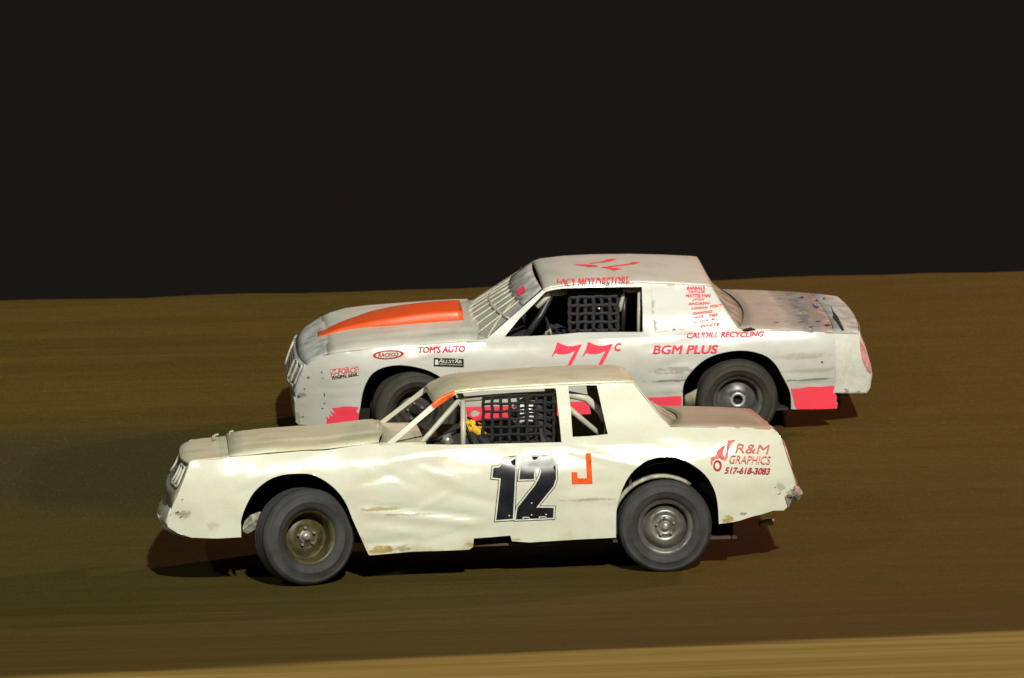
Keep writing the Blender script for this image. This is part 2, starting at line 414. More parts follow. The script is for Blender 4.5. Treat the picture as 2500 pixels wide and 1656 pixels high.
# ------------------------------------------------------------------ ground: banked clay track
def contact(car, u, v, r): 
    p = car.mat @ car.pt(u, v, .06); return Vector((p.x, p.y, p.z-r))
cn = contact(near, 1625, 1286, .355); cnf = contact(near, 757, 1312, .36); cf = contact(far, 1802, 978, .341); cff = contact(far, 1020, 1006, .35)
print('contacts', cn, cnf, cf, cff)
zf = (cf.z+cff.z)/2; yf = (cf.y+cff.y)/2; zn = (cn.z+cnf.z)/2; yn = (cn.y+cnf.y)/2
PZ = [(30, 0, 0), (37.0, 0, 0), (yn, zn, .105), (yf, zf, .235), (54.0, 2.31+.102, .19), (54.5, 2.31+.10, -.2), (60, 1.2, -.25), (66, .2, 0)]
def zg(y):
    if y <= PZ[0][0]: return 0.0
    for (a, p, m), (b, q, k) in zip(PZ, PZ[1:]):
        if y <= b:
            h = b-a; t = (y-a)/h
            return (2*t**3-3*t*t+1)*p+(t**3-2*t*t+t)*h*m+(-2*t**3+3*t*t)*q+(t**3-t*t)*h*k
    return PZ[-1][1]
ysl = [-3000, -500, -50, 0, 20, 30]+[34+i*.25 for i in range(130)]+[70, 100, 300, 1000, 4000]
xsl = [-4000, -400, -60, -20]+[-12+i*.5 for i in range(49)]+[20, 60, 400, 4000]
g = MB(); g.grid([[(x, y, zg(y)+((.012+.012*sst(52, 54, y))*noise.noise(Vector((x*.5+x*.6*sst(52, 54, y), y*1.5, 0))) if 34 < y < 60 else 0)) for x in xsl] for y in ysl])
go = g.build('ground', ground_mat()); go['kind'] = 'structure'

# ------------------------------------------------------------------ parts shared by both cars
def side_skin(car, outer, holes, cuts, names, mats, root, solid=.004):
    """outer/holes in drawing points; cuts = (front_fender|door u, door|quarter u, belt v function)"""
    o = car.poly(outer); hs = [car.poly(h) for h in holes]
    cx = [car.side(u, 1086 if car is near else 822)[0] for u in cuts[:2]]
    belt = cuts[2]; gx = [car.side(u, 1086 if car is near else 822)[0] for u in cuts[3]]
    lines = [[(cx[0], -.6), (cx[0], belt)], [(cx[1], -.6), (cx[1], belt)], [(gx[0], belt), (gx[1], belt)], [(gx[0], belt), (gx[0], belt+.3)], [(gx[1], belt), (gx[1], belt+.3)]]
    # clip the vertical seams to just below the lower edge
    V, T = cdt(o, hs, .03, lines)
    car.bvh = BVHTree.FromPolygons([Vector((x, car.ys(x, z), z)) for x, z in V], [t for t, _ in T])
    def which(c):
        if c[1] > belt and gx[0] < c[0] < gx[1]: return 3
        return 0 if c[0] < cx[0] else (1 if c[0] < cx[1] else 2)
    for far_side in (0, 1):
        for k, nm in enumerate(names):
            tr = [t for t, c in T if which(c) == k]
            used = sorted({i for t in tr for i in t}); ix = {a: b for b, a in enumerate(used)}
            if far_side: vs = [(V[i][0], car.W-car.yb(*V[i]), V[i][1]) for i in used]
            else: vs = [(V[i][0], car.ys(*V[i]), V[i][1]) for i in used]
            ob = mesh_obj(nm, vs, [tuple(ix[i] for i in t) for t in tr], mats[k], root)
def loft(car, name, stations, mat, root, ny=26, p=2.4, extra=None, solid=.004, skirt=.010):
    """stations: (u, v, crown, bow) traced along the near edge; mirrored to the far edge"""
    rows = []
    for u, v, cw, bow in stations:
        x, z = car.side(u, v); y = car.yb(x, z); r = []
        for j in range(ny+1):
            s = -math.cos(math.pi*j/ny) if p > 2.5 else -1+2*j/ny
            a = abs(s); yy = car.W/2+s*(car.W/2-y)
            zz = z+cw*(1-a**p)
            if extra: zz += extra(x, s)
            r.append((x+bow*(1-s*s), yy, zz))
        if skirt: r = [(r[0][0], r[0][1]-(.012 if name == 'roof' else .004), r[0][2]-skirt*(1.5 if name == 'roof' else 1))]+r+[(r[-1][0], r[-1][1]+.008, r[-1][2]-skirt)]
        rows.append(r)
    return MB().grid(rows).build(name, mat, root, solid=solid), rows
def wheel(car, root, u, v, rad, width, y, rimmat, tyremat, style, steer=0, camber=0, inner=False, label=None, pos=None):
    """outer face towards -Y; part 'wheel' (rim) > tyre, hub, lug_nut"""
    p = pos if pos is not None else car.pt(u, v, y)
    rr = .205
    prof = [(rr+.008, -.004), (rr+.012, .004), (rr-.004, .012), (rr-.022, .020), (rr-.030, .05), (rr-.034, .095)] if style != 'dish' else \
           [(rr+.008, -.004), (rr+.012, .004), (rr-.004, .012), (rr-.020, .020), (rr-.026, .06), (rr-.032, .13)]
    d = prof[-1][1]
    if style == 'silver': prof += [(.150, d-.015), (.125, d-.050), (.100, d-.058), (.088, d-.040), (.070, d-.062), (.052, d-.068), (.048, d-.06), (.0, d-.06)]
    elif style == 'dish': prof += [(.165, d+.006), (.13, d-.012), (.098, d-.035), (.088, d-.030), (.075, d-.028), (0, d-.028)]
    else: prof += [(.15, d-.01), (.125, d-.035), (.095, d-.050), (.078, d-.058), (.066, d-.058), (.058, d-.03), (.0, d-.01)]
    prof = [(a, b) for a, b in prof]
    w_ = MB().lathe(prof, 64); w_.lathe([(rr-.034, d), (rr-.03, width-.02), (rr+.012, width)], 64)
    ro = w_.build('wheel', rimmat, root, solid=.004)
    ro.matrix_basis = Matrix.Translation(p) @ Matrix.Rotation(R(steer), 4, 'Z') @ Matrix.Rotation(R(camber), 4, 'X')
    if label: ro['label'] = label
    w2 = width
    tp = [(rr+.004, .004), (rr+.012, -.012), (rr+.035, -.026), (rr+.06, -.031), (rr+.062, -.0335), (rr+.067, -.0335), (rr+.069, -.031), (rad-.055, -.028), (rad-.035, -.018), (rad-.033, -.0195), (rad-.028, -.018), (rad-.018, -.006), (rad-.006, .008), (rad, .026)]
    for k in range(1, 6):
        yy = .026+(w2-.052)*k/6; tp += [(rad+.002, yy-.006), (rad-.006, yy-.004), (rad-.006, yy+.004), (rad+.002, yy+.006)]
    tp += [(rad, w2-.026), (rad-.018, w2+.006), (rad-.055, w2+.028), (rr+.035, w2+.026), (rr+.004, w2-.004)]
    MB().lathe(tp, 72).build('tyre', tyremat, ro)
    h = MB()
    if style == 'dish':
        h.lathe([(0, d-.075), (.022, d-.075), (.028, d-.070), (.030, d-.04), (.045, d-.034), (.05, d-.028)], 28)
    elif style == 'silver':
        h.lathe([(0, d-.098), (.018, d-.098), (.026, d-.092), (.028, d-.075), (.036, d-.07), (.040, d-.06)], 28)
    else:
        h.lathe([(0, d-.028), (.03, d-.028), (.034, d-.035), (.044, d-.066), (.05, d-.07), (.055, d-.06)], 28)
    if rimmat is M['rim_grey']:
        MB().lathe([(.040, d-.062), (.046, d-.078), (.056, d-.080), (.064, d-.074), (.066, d-.058)], 36).build('hub_ring', M['bright'], ro, solid=.003)
    h.build('hub', M['metal'] if rimmat is not M['rim_dark'] and style != 'grey' else M['chassis'], ro)
    for k in range(5):
        a = 2*math.pi*k/5+.4; c = (.068*math.cos(a), d-.052 if style != 'silver' else d-.078, .068*math.sin(a))
        MB().lathe([(0, -.012), (.008, -.012), (.0105, -.009), (.0105, .012)], 8, c).build('lug_nut', M['metal'], ro, smooth=False)
    return ro
def inner_fender(car, root, u, v, rad, y0, y1, mat):  # backing for the arch; the shade inside is put into its colour
    c = car.pt(u, v, y0); rows = []
    for yy in (y0, y1):
        rows.append([(c.x+rad*math.cos(a), yy, c.z+rad*math.sin(a)) for a in [R(-12+k*204/30) for k in range(31)]])
    m = MB().grid(rows)
    k = len(m.v); m.v += [Vector(p) for p in rows[1]]+[Vector((c.x, y1, c.z))]
    for i in range(30): m.f.append((k+i, k+i+1, k+31))
    return m.build('inner_fender', mat, root, smooth=False)
def net(car, name, u0_, v0_, u1_, v1_, du, dv, sw, y, mat, root, sag=0):
    """woven webbing; near pixel sizes turned into metres on the plane y"""
    m = MB(); nu = round((u1_-u0_)/du); nv = round((v1_-v0_)/dv)
    def P(u, v, o=0):
        q = car.pt(u, v, y); q.y += o+.012*math.sin((u-u0_)/(u1_-u0_)*math.pi)*sag; return q
    def strip(pts, dx, o):
        a = [P(u-dx[0], v-dx[1], o) for u, v in pts]; b = [P(u+dx[0], v+dx[1], o) for u, v in pts]
        m.grid([a, b])
    for i in range(nu+1):
        u = u0_+(u1_-u0_)*i/nu; strip([(u+1.2*math.sin(k*1.7+i), v0_+(v1_-v0_)*k/14) for k in range(15)], (sw, 0), -.003 if i % 2 else .003)
    for j in range(nv+1):
        v = v0_+(v1_-v0_)*j/nv; strip([(u0_+(u1_-u0_)*k/14, v-.02*(u0_+(u1_-u0_)*k/14-u0_)+.9*math.sin(k*1.3+j*2)) for k in range(15)], (0, sw*.85), 0)
    return m.build(name, mat, root, solid=.003)

def helmet(par, c, r, shell, visor_m, name='helmet'):
    m = MB(); n = 28; rows = []
    for i in range(19):
        th = math.pi*i/18; row = []
        for k in range(n):
            ph = 2*math.pi*k/n; x = math.sin(th)*math.cos(ph); y = math.sin(th)*math.sin(ph); z = math.cos(th)
            fx = 1.12 if x < 0 else 1.05
            if z < -.35: z = -.35+(z+.35)*.75
            if x < -.2 and z < -.15: fx += .16*min(1, (-.15-z)*2.5)        # chin bar
            row.append((c[0]+r*x*fx, c[1]+r*y*.92, c[2]+r*z*1.08))
        rows.append(row)
    h = m.grid(rows, True).build(name, shell, par)
    v = MB(); rows = []
    for i in range(7):
        z = .28-.56*i/6; row = []
        for k in range(17):
            ph = math.pi*(1-.62*.5)+math.pi*.62*k/16; rad = math.sqrt(max(0, 1-z*z))*1.02
            row.append((c[0]+r*rad*math.cos(ph)*1.14, c[1]+r*rad*math.sin(ph)*.95, c[2]+r*z*1.0+.01))
        rows.append(row)
    v.grid(rows).build('visor', visor_m, par, solid=.003)
    return h
def skin_body(name, joints, edges, mat, parent, levels=1):
    me = bpy.data.meshes.new(name); me.from_pydata([tuple(j[0]) for j in joints], edges, [])
    o = bpy.data.objects.new(name, me); C.objects.link(o); o.parent = parent
    md = o.modifiers.new('skin', 'SKIN')
    sv = me.skin_vertices[0].data if me.skin_vertices else None
    if sv is None:
        bm = bmesh.new(); bm.from_mesh(me); bm.verts.layers.skin.verify(); bm.to_mesh(me); bm.free(); sv = me.skin_vertices[0].data
    for i, j in enumerate(joints): sv[i].radius = (j[1], j[1] if len(j) < 3 else j[2]); 
    sv[0].use_root = True
    ss = o.modifiers.new('sub', 'SUBSURF'); ss.levels = levels; ss.render_levels = levels
    me.materials.append(mat); bpy.context.view_layer.update()
    dg = bpy.context.evaluated_depsgraph_get(); m2 = bpy.data.meshes.new_from_object(o.evaluated_get(dg))
    o.modifiers.clear(); o.data = m2; m2.shade_smooth() if hasattr(m2, 'shade_smooth') else None
    if not m2.materials: m2.materials.append(mat)
    return o
def driver(car, label, head, hand, y, shell, suit, glove):
    t = thing('person', label, 'driver', car.mat)
    h = car.pt(head[0], head[1], y); k = car.pt(hand[0], hand[1], y)
    sh = Vector((h.x+.06, y, h.z-.28)); hip = Vector((h.x+.20, y, h.z-.80)); zs = sh.z
    J = [(hip, .15, .16), ((hip+sh)/2, .13, .16), (Vector((sh.x, y, zs)), .11, .15), (Vector((h.x+.02, y, h.z-.14)), .055), (Vector((h.x, y, h.z-.02)), .075)]
    E = [(0, 1), (1, 2), (2, 3), (3, 4)]
    def arm(sg, hd):
        b = len(J); s0 = Vector((sh.x, y+sg*.19, zs-.01)); el = Vector(((s0.x+hd.x)/2+.05, y+sg*.26, min(s0.z, hd.z)-.13))
        J.extend([(s0, .065), (el, .048), (hd+(el-hd)*.12, .034)]); E.extend([(2, b), (b, b+1), (b+1, b+2)])
    hl = k+Vector((0, -.10, 0)); hr = k+Vector((0, .16, .02)); arm(-1, hl); arm(1, hr)
    for sg in (-1, 1):
        b = len(J); kn = Vector((hip.x-.48, y+sg*.14, hip.z+.14)); ft = Vector((hip.x-.92, y+sg*.12, hip.z-.05))
        J.extend([(kn, .07), (ft, .05), (ft+Vector((-.12, 0, .1)), .04)]); E.extend([(0, b), (b, b+1), (b+1, b+2)])
    skin_body('body', J, E, suit, t, 2)
    helmet(t, (h.x, y, h.z), .118, shell, M['visor'])
    for hd, sg in ((hl, -1), (hr, 1)):
        j = [(hd+Vector((.105, .01*sg, -.062)), .046), (hd+Vector((.05, 0, -.018)), .036), (hd+Vector((.01, 0, .0)), .036, .028), (hd+Vector((-.03, 0, .006)), .034, .022)]; e = [(0, 1), (1, 2), (2, 3)]
        for q in range(4):
            b = len(j); dz = (.030, .010, -.010, -.030)[q]; L = (.9, 1, .95, .78)[q]
            j += [(hd+Vector((-.045, 0, dz)), .0105), (hd+Vector((-.045-.028*L, .006*sg, dz)), .0098), (hd+Vector((-.05-.03*L, .026*sg+.006, dz*.95)), .009), (hd+Vector((-.032, .040*sg, dz*.9)), .0085)]
            e += [(3, b), (b, b+1), (b+1, b+2), (b+2, b+3)]
        b = len(j); j += [(hd+Vector((-.0, .016*sg, .036)), .012), (hd+Vector((-.028, .022*sg, .05)), .010)]; e += [(2, b), (b, b+1)]
        skin_body('glove', j, e, glove, t, 1)
    return t, k
def steering_wheel(car, root, k, y, mat):
    m = MB(); c = k+Vector((-.045, .03, -.0)); ax = Vector((1, 0, .35)).normalized(); a = Vector((0, 1, 0)); b = ax.cross(a)
    m.tube([c+(a*math.cos(t)+b*math.sin(t))*.17 for t in [2*math.pi*i/32 for i in range(33)]], .013, 8)
    for t in (.2, 2.3, 4.4): m.tube([c, c+(a*math.cos(t)+b*math.sin(t))*.17], .009, 6)
    m.tube([c, c-ax*.35], .018, 8)
    return m.build('steering_wheel', mat, root)
def seat(car, root, h, y, mat):
    rows = []
    for i in range(13):
        t = i/12; z = h.z+.12-(.95*t if t < .85 else .8075+.02*(t-.85)); x = h.x+.17+.10*t; x = x if t < .85 else x-(t-.85)*3.0
        wd = .17+.08*sst(.2, .5, t); r = []
        for j in range(13):
            s = -1+j/6; r.append((x-.13*abs(s)**3*(1 if t < .85 else .3), y+wd*s, z+(.08*abs(s)**3 if t >= .85 else 0)))
        rows.append(r)
    return MB().grid(rows).build('seat', mat, root, solid=.02)

# ================================================================== near car
def ofs(px, d):
    n = len(px); A = sum(px[i][0]*px[(i+1) % n][1]-px[(i+1) % n][0]*px[i][1] for i in range(n)); sg = 1 if A > 0 else -1; out = []
    for i in range(n):
        a, b, c = px[i-1], px[i], px[(i+1) % n]
        e1 = Vector((b[0]-a[0], b[1]-a[1])).normalized(); e2 = Vector((c[0]-b[0], c[1]-b[1])).normalized()
        n1 = Vector((e1.y, -e1.x))*sg; n2 = Vector((e2.y, -e2.x))*sg; m = (n1+n2)
        if m.length < .1: m = n1
        m.normalize(); k = d/max(.45, m.dot(n1)); out.append((b[0]+m.x*k, b[1]+m.y*k))
    return out
NR = thing('stock_race_car', 'cream white race car with black number 12 and orange J on its door', 'race car', near.mat)
c = near
def L(*pts): return [c.side(*p) for p in pts]
def crease(car, u0_, v0_, u1_, v1_, wd, am):
    a = car.side(u0_, v0_); b = car.side(u1_, v1_); car.ls.append((*a, *b, wd, am))
crease(near, 1380, 1095, 1560, 1140, .022, -.010); crease(near, 900, 1235, 1160, 1262, .02, .012)
crease(near, 900, 1250, 1160, 1278, .03, -.012); crease(near, 1385, 1215, 1500, 1222, .012, -.008)
crease(near, 960, 1120, 1090, 1105, .03, -.008); crease(near, 880, 1180, 960, 1160, .03, .010)
crease(near, 580, 1190, 640, 1160, .02, -.006); crease(near, 1090, 1200, 1190, 1225, .03, .009)
crease(near, 870, 1335, 1000, 1320, .03, .014); crease(near, 1010, 1250, 1100, 1205, .018, -.009); crease(near, 930, 1150, 1010, 1185, .02, .008); crease(near, 1040, 1150, 1130, 1180, .018, -.006); crease(near, 905, 1290, 1010, 1300, .016, -.009); crease(near, 1020, 1330, 1120, 1300, .02, .008); crease(near, 1290, 1210, 1480, 1180, .03, .005)
archF = cr([(589,1312),(588.5,1285),(589,1269),(600,1237),(621,1201),(654,1173),(689,1160),(729,1156.5),(761,1159),(796,1176),(825,1201),(846,1232),(861,1269),(879,1309),(900,1355)], 3)
archR = cr([(1504,1313),(1504,1273),(1506,1241),(1518,1198),(1539,1159),(1571,1130),(1604,1118),(1630,1115),(1655,1119),(1686,1132),(1721,1159),(1743,1194),(1752,1230),(1755,1276),(1757,1279)], 3)
bottom1 = [(905,1356),(950,1352),(1007,1347),(1080,1345),(1146,1342),(1155,1335),(1157,1315),(1200,1312),(1246,1308),(1250,1322),(1293,1325),(1400,1318),(1498,1313)]
tailE = [(1882,1046),(1898,1058),(1907,1072),(1914,1092),(1924,1125),(1934,1158),(1941,1186),(1938,1210),(1928,1232),(1914,1247)]
noseE = [(462,1134),(454,1158),(447,1176),(436,1203),(425,1228),(418,1245),(411,1266),(410,1285),(436,1302)]
roofE = [(1057,984),(1078,968),(1107,955),(1140,950),(1190,946),(1257,942),(1357,936),(1450,932),(1546,930)]
hoodE = [(900,1083),(850,1091),(796,1100),(743,1101),(654,1109),(564,1116)]
outer = [(471,1313),(530,1315)]+archF+bottom1+archR+[(1785,1276),(1807,1271),(1835,1262),(1861,1256),(1889,1247)]+tailE[::-1]+ \
        [(1800,1043),(1720,1041),(1636,1039),(1604,1005),(1568,959)]+roofE[::-1]+[(1000,1034),(943,1083)]+hoodE+[(543,1121),(500,1123),(468,1126)]+noseE
door_hole = [(962,1083),(1018,1034),(1072,990),(1108,966),(1114,961),(1180,954),(1257,951),(1357,948),(1364,1010),(1371,1080),(1240,1083),(1121,1086),(1030,1085)]
qtr_hole = [(1387,942),(1420,941),(1457,941),(1470,1000),(1484,1060),(1440,1065),(1398,1067),(1394,1010)]
side_skin(near, outer, [door_hole, qtr_hole], (905, 1400, near.side(1300, 1092)[1], (930, 1640)),
          ['front_fender', 'door', 'quarter_panel', 'pillar_frame'], [M['cream']]*4, NR)

# nose, hood, roof, rear window, deck
def nose_rows(car, rows_px, ny=24):
    out = []
    for u, v, bulge, crown in rows_px:
        x, z = car.side(u, v); y = car.ys(x, z); r = []
        for j in range(ny+1):
            s = -1+2*j/ny; yy = car.W/2+s*(car.W/2-y)
            r.append((x-bulge*(1-abs(s)**3), yy, z+crown*(1-abs(s)**2.5)+.004*noise.noise(Vector((x*6, yy*5, z*6+car.seed)))))
        out.append(r)
    return out
nr = nose_rows(near, [(566,1115.5,.0,.022),(543,1120,.03,.02),(500,1122.5,.05,.012),(480,1125,.07,.008),(468,1129,.085,.0),(464,1136,.075,0)])
MB().grid(nr).build('header_panel', M['cream_top'], NR, solid=.004)
nr2 = nose_rows(near, [(463,1136,.035,0),(454,1158,.035,0),(447,1176,.04,0),(441,1190,.055,0),(436,1203,.085,0),(431,1212,.08,0),(425,1228,.04,0),(418,1245,.03,0)])
MB().grid(nr2).build('grille_panel', M['frame'], NR, solid=.004)
nr3 = nose_rows(near, [(418,1243,.02,0),(412,1262,.05,0),(409,1275,.075,0),(412,1288,.07,0),(436,1302,.04,0),(471,1313,.0,0)])
for i in range(4, len(nr3[0])-4):
    for k in (1, 2):
        nr3[k][i] = (nr3[k][i][0]-.02*noise.noise(Vector((i*.9, k, 4))), nr3[k][i][1], nr3[k][i][2]+.01*noise.noise(Vector((i*.9, k, 9))))
MB().grid(nr3).build('front_valance', M['cream'], NR, solid=.005)
def on_rows(rows, a, b):                      # a across 0..1, b down the rows 0..1
    i = b*(len(rows)-1); k = min(int(i), len(rows)-2); f = i-k; j = a*(len(rows[0])-1); q = min(int(j), len(rows[0])-2); g_ = j-q
    P = lambda r, s: Vector(rows[r][s])
    return (P(k, q)*(1-g_)+P(k, q+1)*g_)*(1-f)+(P(k+1, q)*(1-g_)+P(k+1, q+1)*g_)*f
def headlights(rows, root, spans, b0, b1, lens, bez, out=.012):
    for a0, a1 in spans:
        m = MB(); m.grid([[on_rows(rows, a0+(a1-a0)*i/6, b)+Vector((-out, 0, 0)) for i in range(7)] for b in (b0, (b0+b1)/2, b1)])
        hl = m.build('headlight', lens, root, solid=.006)
        fr = MB(); pts = [(a0, b0), (a1, b0), (a1, b1), (a0, b1)]
        for q in range(4):
            (p0, q0), (p1, q1) = pts[q], pts[(q+1) % 4]
            fr.tube([on_rows(rows, p0+(p1-p0)*i/4, q0+(q1-q0)*i/4)+Vector((-out-.008, 0, 0)) for i in range(5)], .008, 6)
        fr.build('bezel', bez, hl)
headlights(nr2, NR, [(.035, .13), (.15, .26), (.74, .85), (.87, .965)], .05, .42, M['headlight'], M['cage_white'])
gm = MB()
for i in range(7):
    b = .06+.36*i/6; gm.tube([on_rows(nr2, .31+.38*k/8, b)+Vector((-.014, 0, 0)) for k in range(9)], .006, 6)
gm.build('grille', M['metal'], NR)

def hood_bulge(x, s): 
    a = abs(s); return .020*sst(1.0, .92, a)*sst(-3.42, -3.1, x) + .012*sst(.62, .5, a)*sst(-3.35, -3.1, x)
loft(near, 'hood', [(560,1113,.024,.0),(600,1109,.020,0),(654,1103,.018,0),(743,1096,.016,0),(796,1094,.018,0),(850,1087,.02,0),(900,1080,.02,.03),(925,1078,.018,.06)], M['cream_top'], NR, ny=40, extra=hood_bulge)
loft(near, 'cowl_panel', [(925,1083,.0,.05),(960,1082.5,.0,.02),(1000,1082,.0,.0),(1040,1082,.0,0)], M['cream_top'], NR)
for (u, v, y) in ((560, 1058, 1.25), (523, 1066, 1.3), (518, 1069, 1.22)):
    q = near.pt(u, v, y); MB().tube([q-Vector((0, 0, .02)), q+Vector((.006, 0, .012)), q+Vector((.034, 0, .016))], .008, 8).build('hood_pin', M['crumple'], NR)
roof_st = [(1057,984,.0,0),(1066,976,.014,-.0),(1078,967,.024,0),(1107,954,.036,0),(1140,949,.042,0),(1190,945,.045,0),(1257,941,.047,0),(1357,935,.048,0),(1450,931,.047,0),(1520,929.5,.042,0),(1546,930,.03,0)]
loft(near, 'roof', roof_st, M['cream_top'], NR, ny=30, p=3.2)
loft(near, 'rear_window', [(1545,931,.0,.0),(1566,959,.0,.0),(1602,1005,.0,.03),(1637,1040,.0,.115)], M['plexi'], NR, p=3.0)
def deck_lip(x, s): return .012*sst(1, .93, abs(s))
loft(near, 'trunk_lid', [(1637,1040,.0,.115),(1660,1040,.004,.11),(1720,1041,.010,.08),(1800,1043,.014,.06),(1850,1045,.014,.02),(1882,1046,.008,.0)], M['tan_deck'], NR, extra=deck_lip)
tr_ = []
for u, v, b in [(1882,1046,0),(1898,1058,.015),(1907,1072,.02),(1914,1092,.02),(1924,1125,.03),(1934,1158,.035),(1941,1186,.06),(1938,1210,.06),(1928,1232,.04),(1914,1247,.02)]:
    x, z = near.side(u, v); y = near.ys(x, z); tr_.append([(x+b*(1-abs(-1+2*j/20)**4)+.008*noise.noise(Vector((j*.7, z*7, 2))), near.W/2+(-1+2*j/20)*(near.W/2-y), z) for j in range(21)])
MB().grid(tr_).build('rear_bumper', M['cream'], NR, solid=.005)
for a0, a1 in ((.03, .28), (.72, .97)):
    MB().grid([[on_rows(tr_, a0+(a1-a0)*i/6, b)+Vector((.012, 0, 0)) for i in range(7)] for b in (.28, .38, .5)]).build('taillight', M['taillight'], NR, solid=.01)
# crushed corner of the bumper
m = MB(); rr_ = random.Random(5)
base = [near.pt(1940, 1184, .12), near.pt(1959, 1201, .16), near.pt(1949, 1222, .14), near.pt(1925, 1240, .10), near.pt(1918, 1215, .08), near.pt(1928, 1196, .09)]
for i in range(6):
    a, b = base[i], base[(i+1) % 6]; ctr = near.pt(1937, 1212, .05+.03*(i % 2)); md_ = (a+b)/2+Vector((rr_.uniform(-.02, .02), rr_.uniform(-.03, .01), rr_.uniform(-.02, .02)))
    m.add([a, md_, b, ctr], [(0, 1, 3), (1, 2, 3)])
m.build('bumper_corner', M['metal'], NR, smooth=False, solid=.006)
# torn strip at front
q = [near.pt(384,1258,.5), near.pt(392,1272,.45), near.pt(402,1287,.38), near.pt(425,1297,.25), near.pt(452,1306,.14)]
MB().grid([[p+Vector((0, 0, .018)) for p in q], [p-Vector((0, .0, .018)) for p in q]]).build('bumper_strip', M['cream'], NR, solid=.012)

# cage, pillars, interior
cg = MB(); P = near.pt
cg.tube([P(1028,1083,.22), P(1050,1058,.25), P(1114,985,.36), P(1122,975,.38)], .021)
cg.tube([P(1131,1090,.26), P(1131,1040,.30), P(1130,978,.38)], .021)
cg.tube([P(1130,975,.38), P(1250,966,.40), P(1368,960,.40)], .022)
cg.tube([P(1375,1130,.30), P(1376,1040,.34), P(1374,955,.40)], .022)
cg.tube([P(1380,962,.42), P(1430,972,.44), P(1465,1003,.46), P(1478,1030,.47)], .030)
cg.tube([P(1388,996,.36), P(1425,1028,.40), P(1475,1070,.46)], .022)
for uu, vv in ((1130, 975), (1374, 955)):
    a = P(uu, vv, .38); b = Vector((a.x, near.W-.38, a.z)); cg.tube([a, b], .022)
a = P(1374, 955, .40); b = P(1375, 1130, .30)
cg.tube([Vector((a.x, near.W-.40, a.z)), Vector((b.x, near.W-.30, b.z))], .022); 
a = P(1130, 975, .38); b = P(1028, 1083, .22); cg.tube([Vector((a.x, near.W-.38, a.z)), Vector((b.x, near.W-.22, b.z))], .021)
cg.build('roll_cage', M['cage_white'], NR)
near.decal('pillar_tape', [(1052,989),(1064,975),(1078,966),(1107,953.5),(1112,957),(1106,967),(1072,990),(1060,998)], M['orangetext'], NR, .006)
itx0, itx1 = P(1010, 1085, .2).x, P(1500, 1060, .2).x
zb = P(1300, 1084, .1).z
it = MB(); it.box((itx0, .16, -.12), (.55, near.W-.16, -.10)); it.box((itx0-.02, .16, -.12), (itx0, near.W-.16, zb-.05)); it.box((itx1+.1, .16, -.1), (itx1+.12, near.W-.16, zb-.02))
it.build('floor_pan', M['interior_brown'], NR, smooth=False)
MB().box((itx0, .2, zb-.24), (itx0+.24, near.W-.2, zb-.015)).build('dashboard', M['interior_brown'], NR, smooth=False, bevel=.03)
MB().box((itx0+.05, .11, -.05), (itx1, .135, zb-.03)).build('door_bars', M['interior'], NR, smooth=False)
net(near, 'window_net', 1180, 968, 1352, 1082, 21.5, 19, 3.9, .33, M['net'], NR, 1)
drv, hk = driver(near, 'driver in a white helmet and yellow gloves behind the window net of car 12', (1291, 1010), (1152, 1046), .50, M['helmet'], M['suit'], M['glove'])
steering_wheel(near, NR, hk, .52, M['cage_black'])
seat(near, NR, near.pt(1291, 1010, .52), .52, M['interior'])
mm = MB(); mm.tube([P(1085,1088,.5), P(1094,1074,.5), P(1104,1070,.5)], [.035, .05, .03]); mm.build('gauge_pod', M['metal'], NR)

# chassis
ch = MB(); W = near.W
ch.box((-3.0, .30, -.08), (-.5, .42, .02)); ch.box((-3.0, W-.42, -.08), (-.5, W-.30, .02))
ch.tube([(0, .2, 0), (0, W-.2, 0)], .05); ch.tube([(-2.74, .25, -.05), (-2.74, W-.25, -.05)], .04)
ch.box((-3.1, .5, .0), (-2.3, W-.5, .35)); ch.box((.3, .3, .08), (.78, W-.3, .3))
ch.build('chassis', M['chassis'], NR, smooth=False)
MB().tube([P(1858,1281,.5), P(1872,1276,.45), P(1886,1274,.4)], [.03, .028, .026]).build('exhaust_tip', M['crumple'], NR)
inner_fender(near, NR, 735, 1290, .44, .09, .62, M['dark']); inner_fender(near, NR, 1630, 1290, .50, .09, .62, M['dark'])
ar = near.pt(1622, 1287, .10); rows = []
for rad, yy in ((.372, .075), (.392, .075), (.395, .2)):
    rows.append([(ar.x-.018+rad*math.cos(a), yy, ar.z+.006+rad*math.sin(a)) for a in [R(55+k*120/24) for k in range(25)]])
MB().grid(rows).build('wheel_tub', M['crumple'], NR, solid=.004)
sp = [(590,1296),(598,1272),(612,1258),(634,1250),(648,1256),(642,1276),(628,1290),(604,1303)]
m = MB(); ctr = P(618, 1276, .30); pts = [P(u, v, .34+.03*(i % 2)) for i, (u, v) in enumerate(sp)]
m.add(pts+[ctr], [(i, (i+1) % 8, 8) for i in range(8)]); m.build('splash_shield', M['crumple'], NR, smooth=False, solid=.006)
wheel(near, NR, 1625, 1286, .355, .24, .055, M['rim_silver'], M['tyre'], 'silver', 0, 0)
wheel(near, NR, 757, 1312, .366, .24, .035, M['rim_gold'], M['tyre'], 'dish', 19, -2)
def far_wheel(car, root, x, rad, rim, ty, style, steer=0):
    y = car.W-.06; z = 0
    for _ in range(6):
        w_ = car.mat @ Vector((x, y, z)); z += (zg(w_.y)+rad-w_.z)
    wheel(car, root, 0, 0, rad, .24, 0, rim, ty, style, 180+steer, 0, pos=Vector((x, y, z)))
far_wheel(near, NR, 0, .355, M['rim_dark'], M['tyre_dark'], 'grey'); far_wheel(near, NR, near.pt(757, 1312, .05).x, .36, M['rim_dark'], M['tyre_dark'], 'grey', 20)

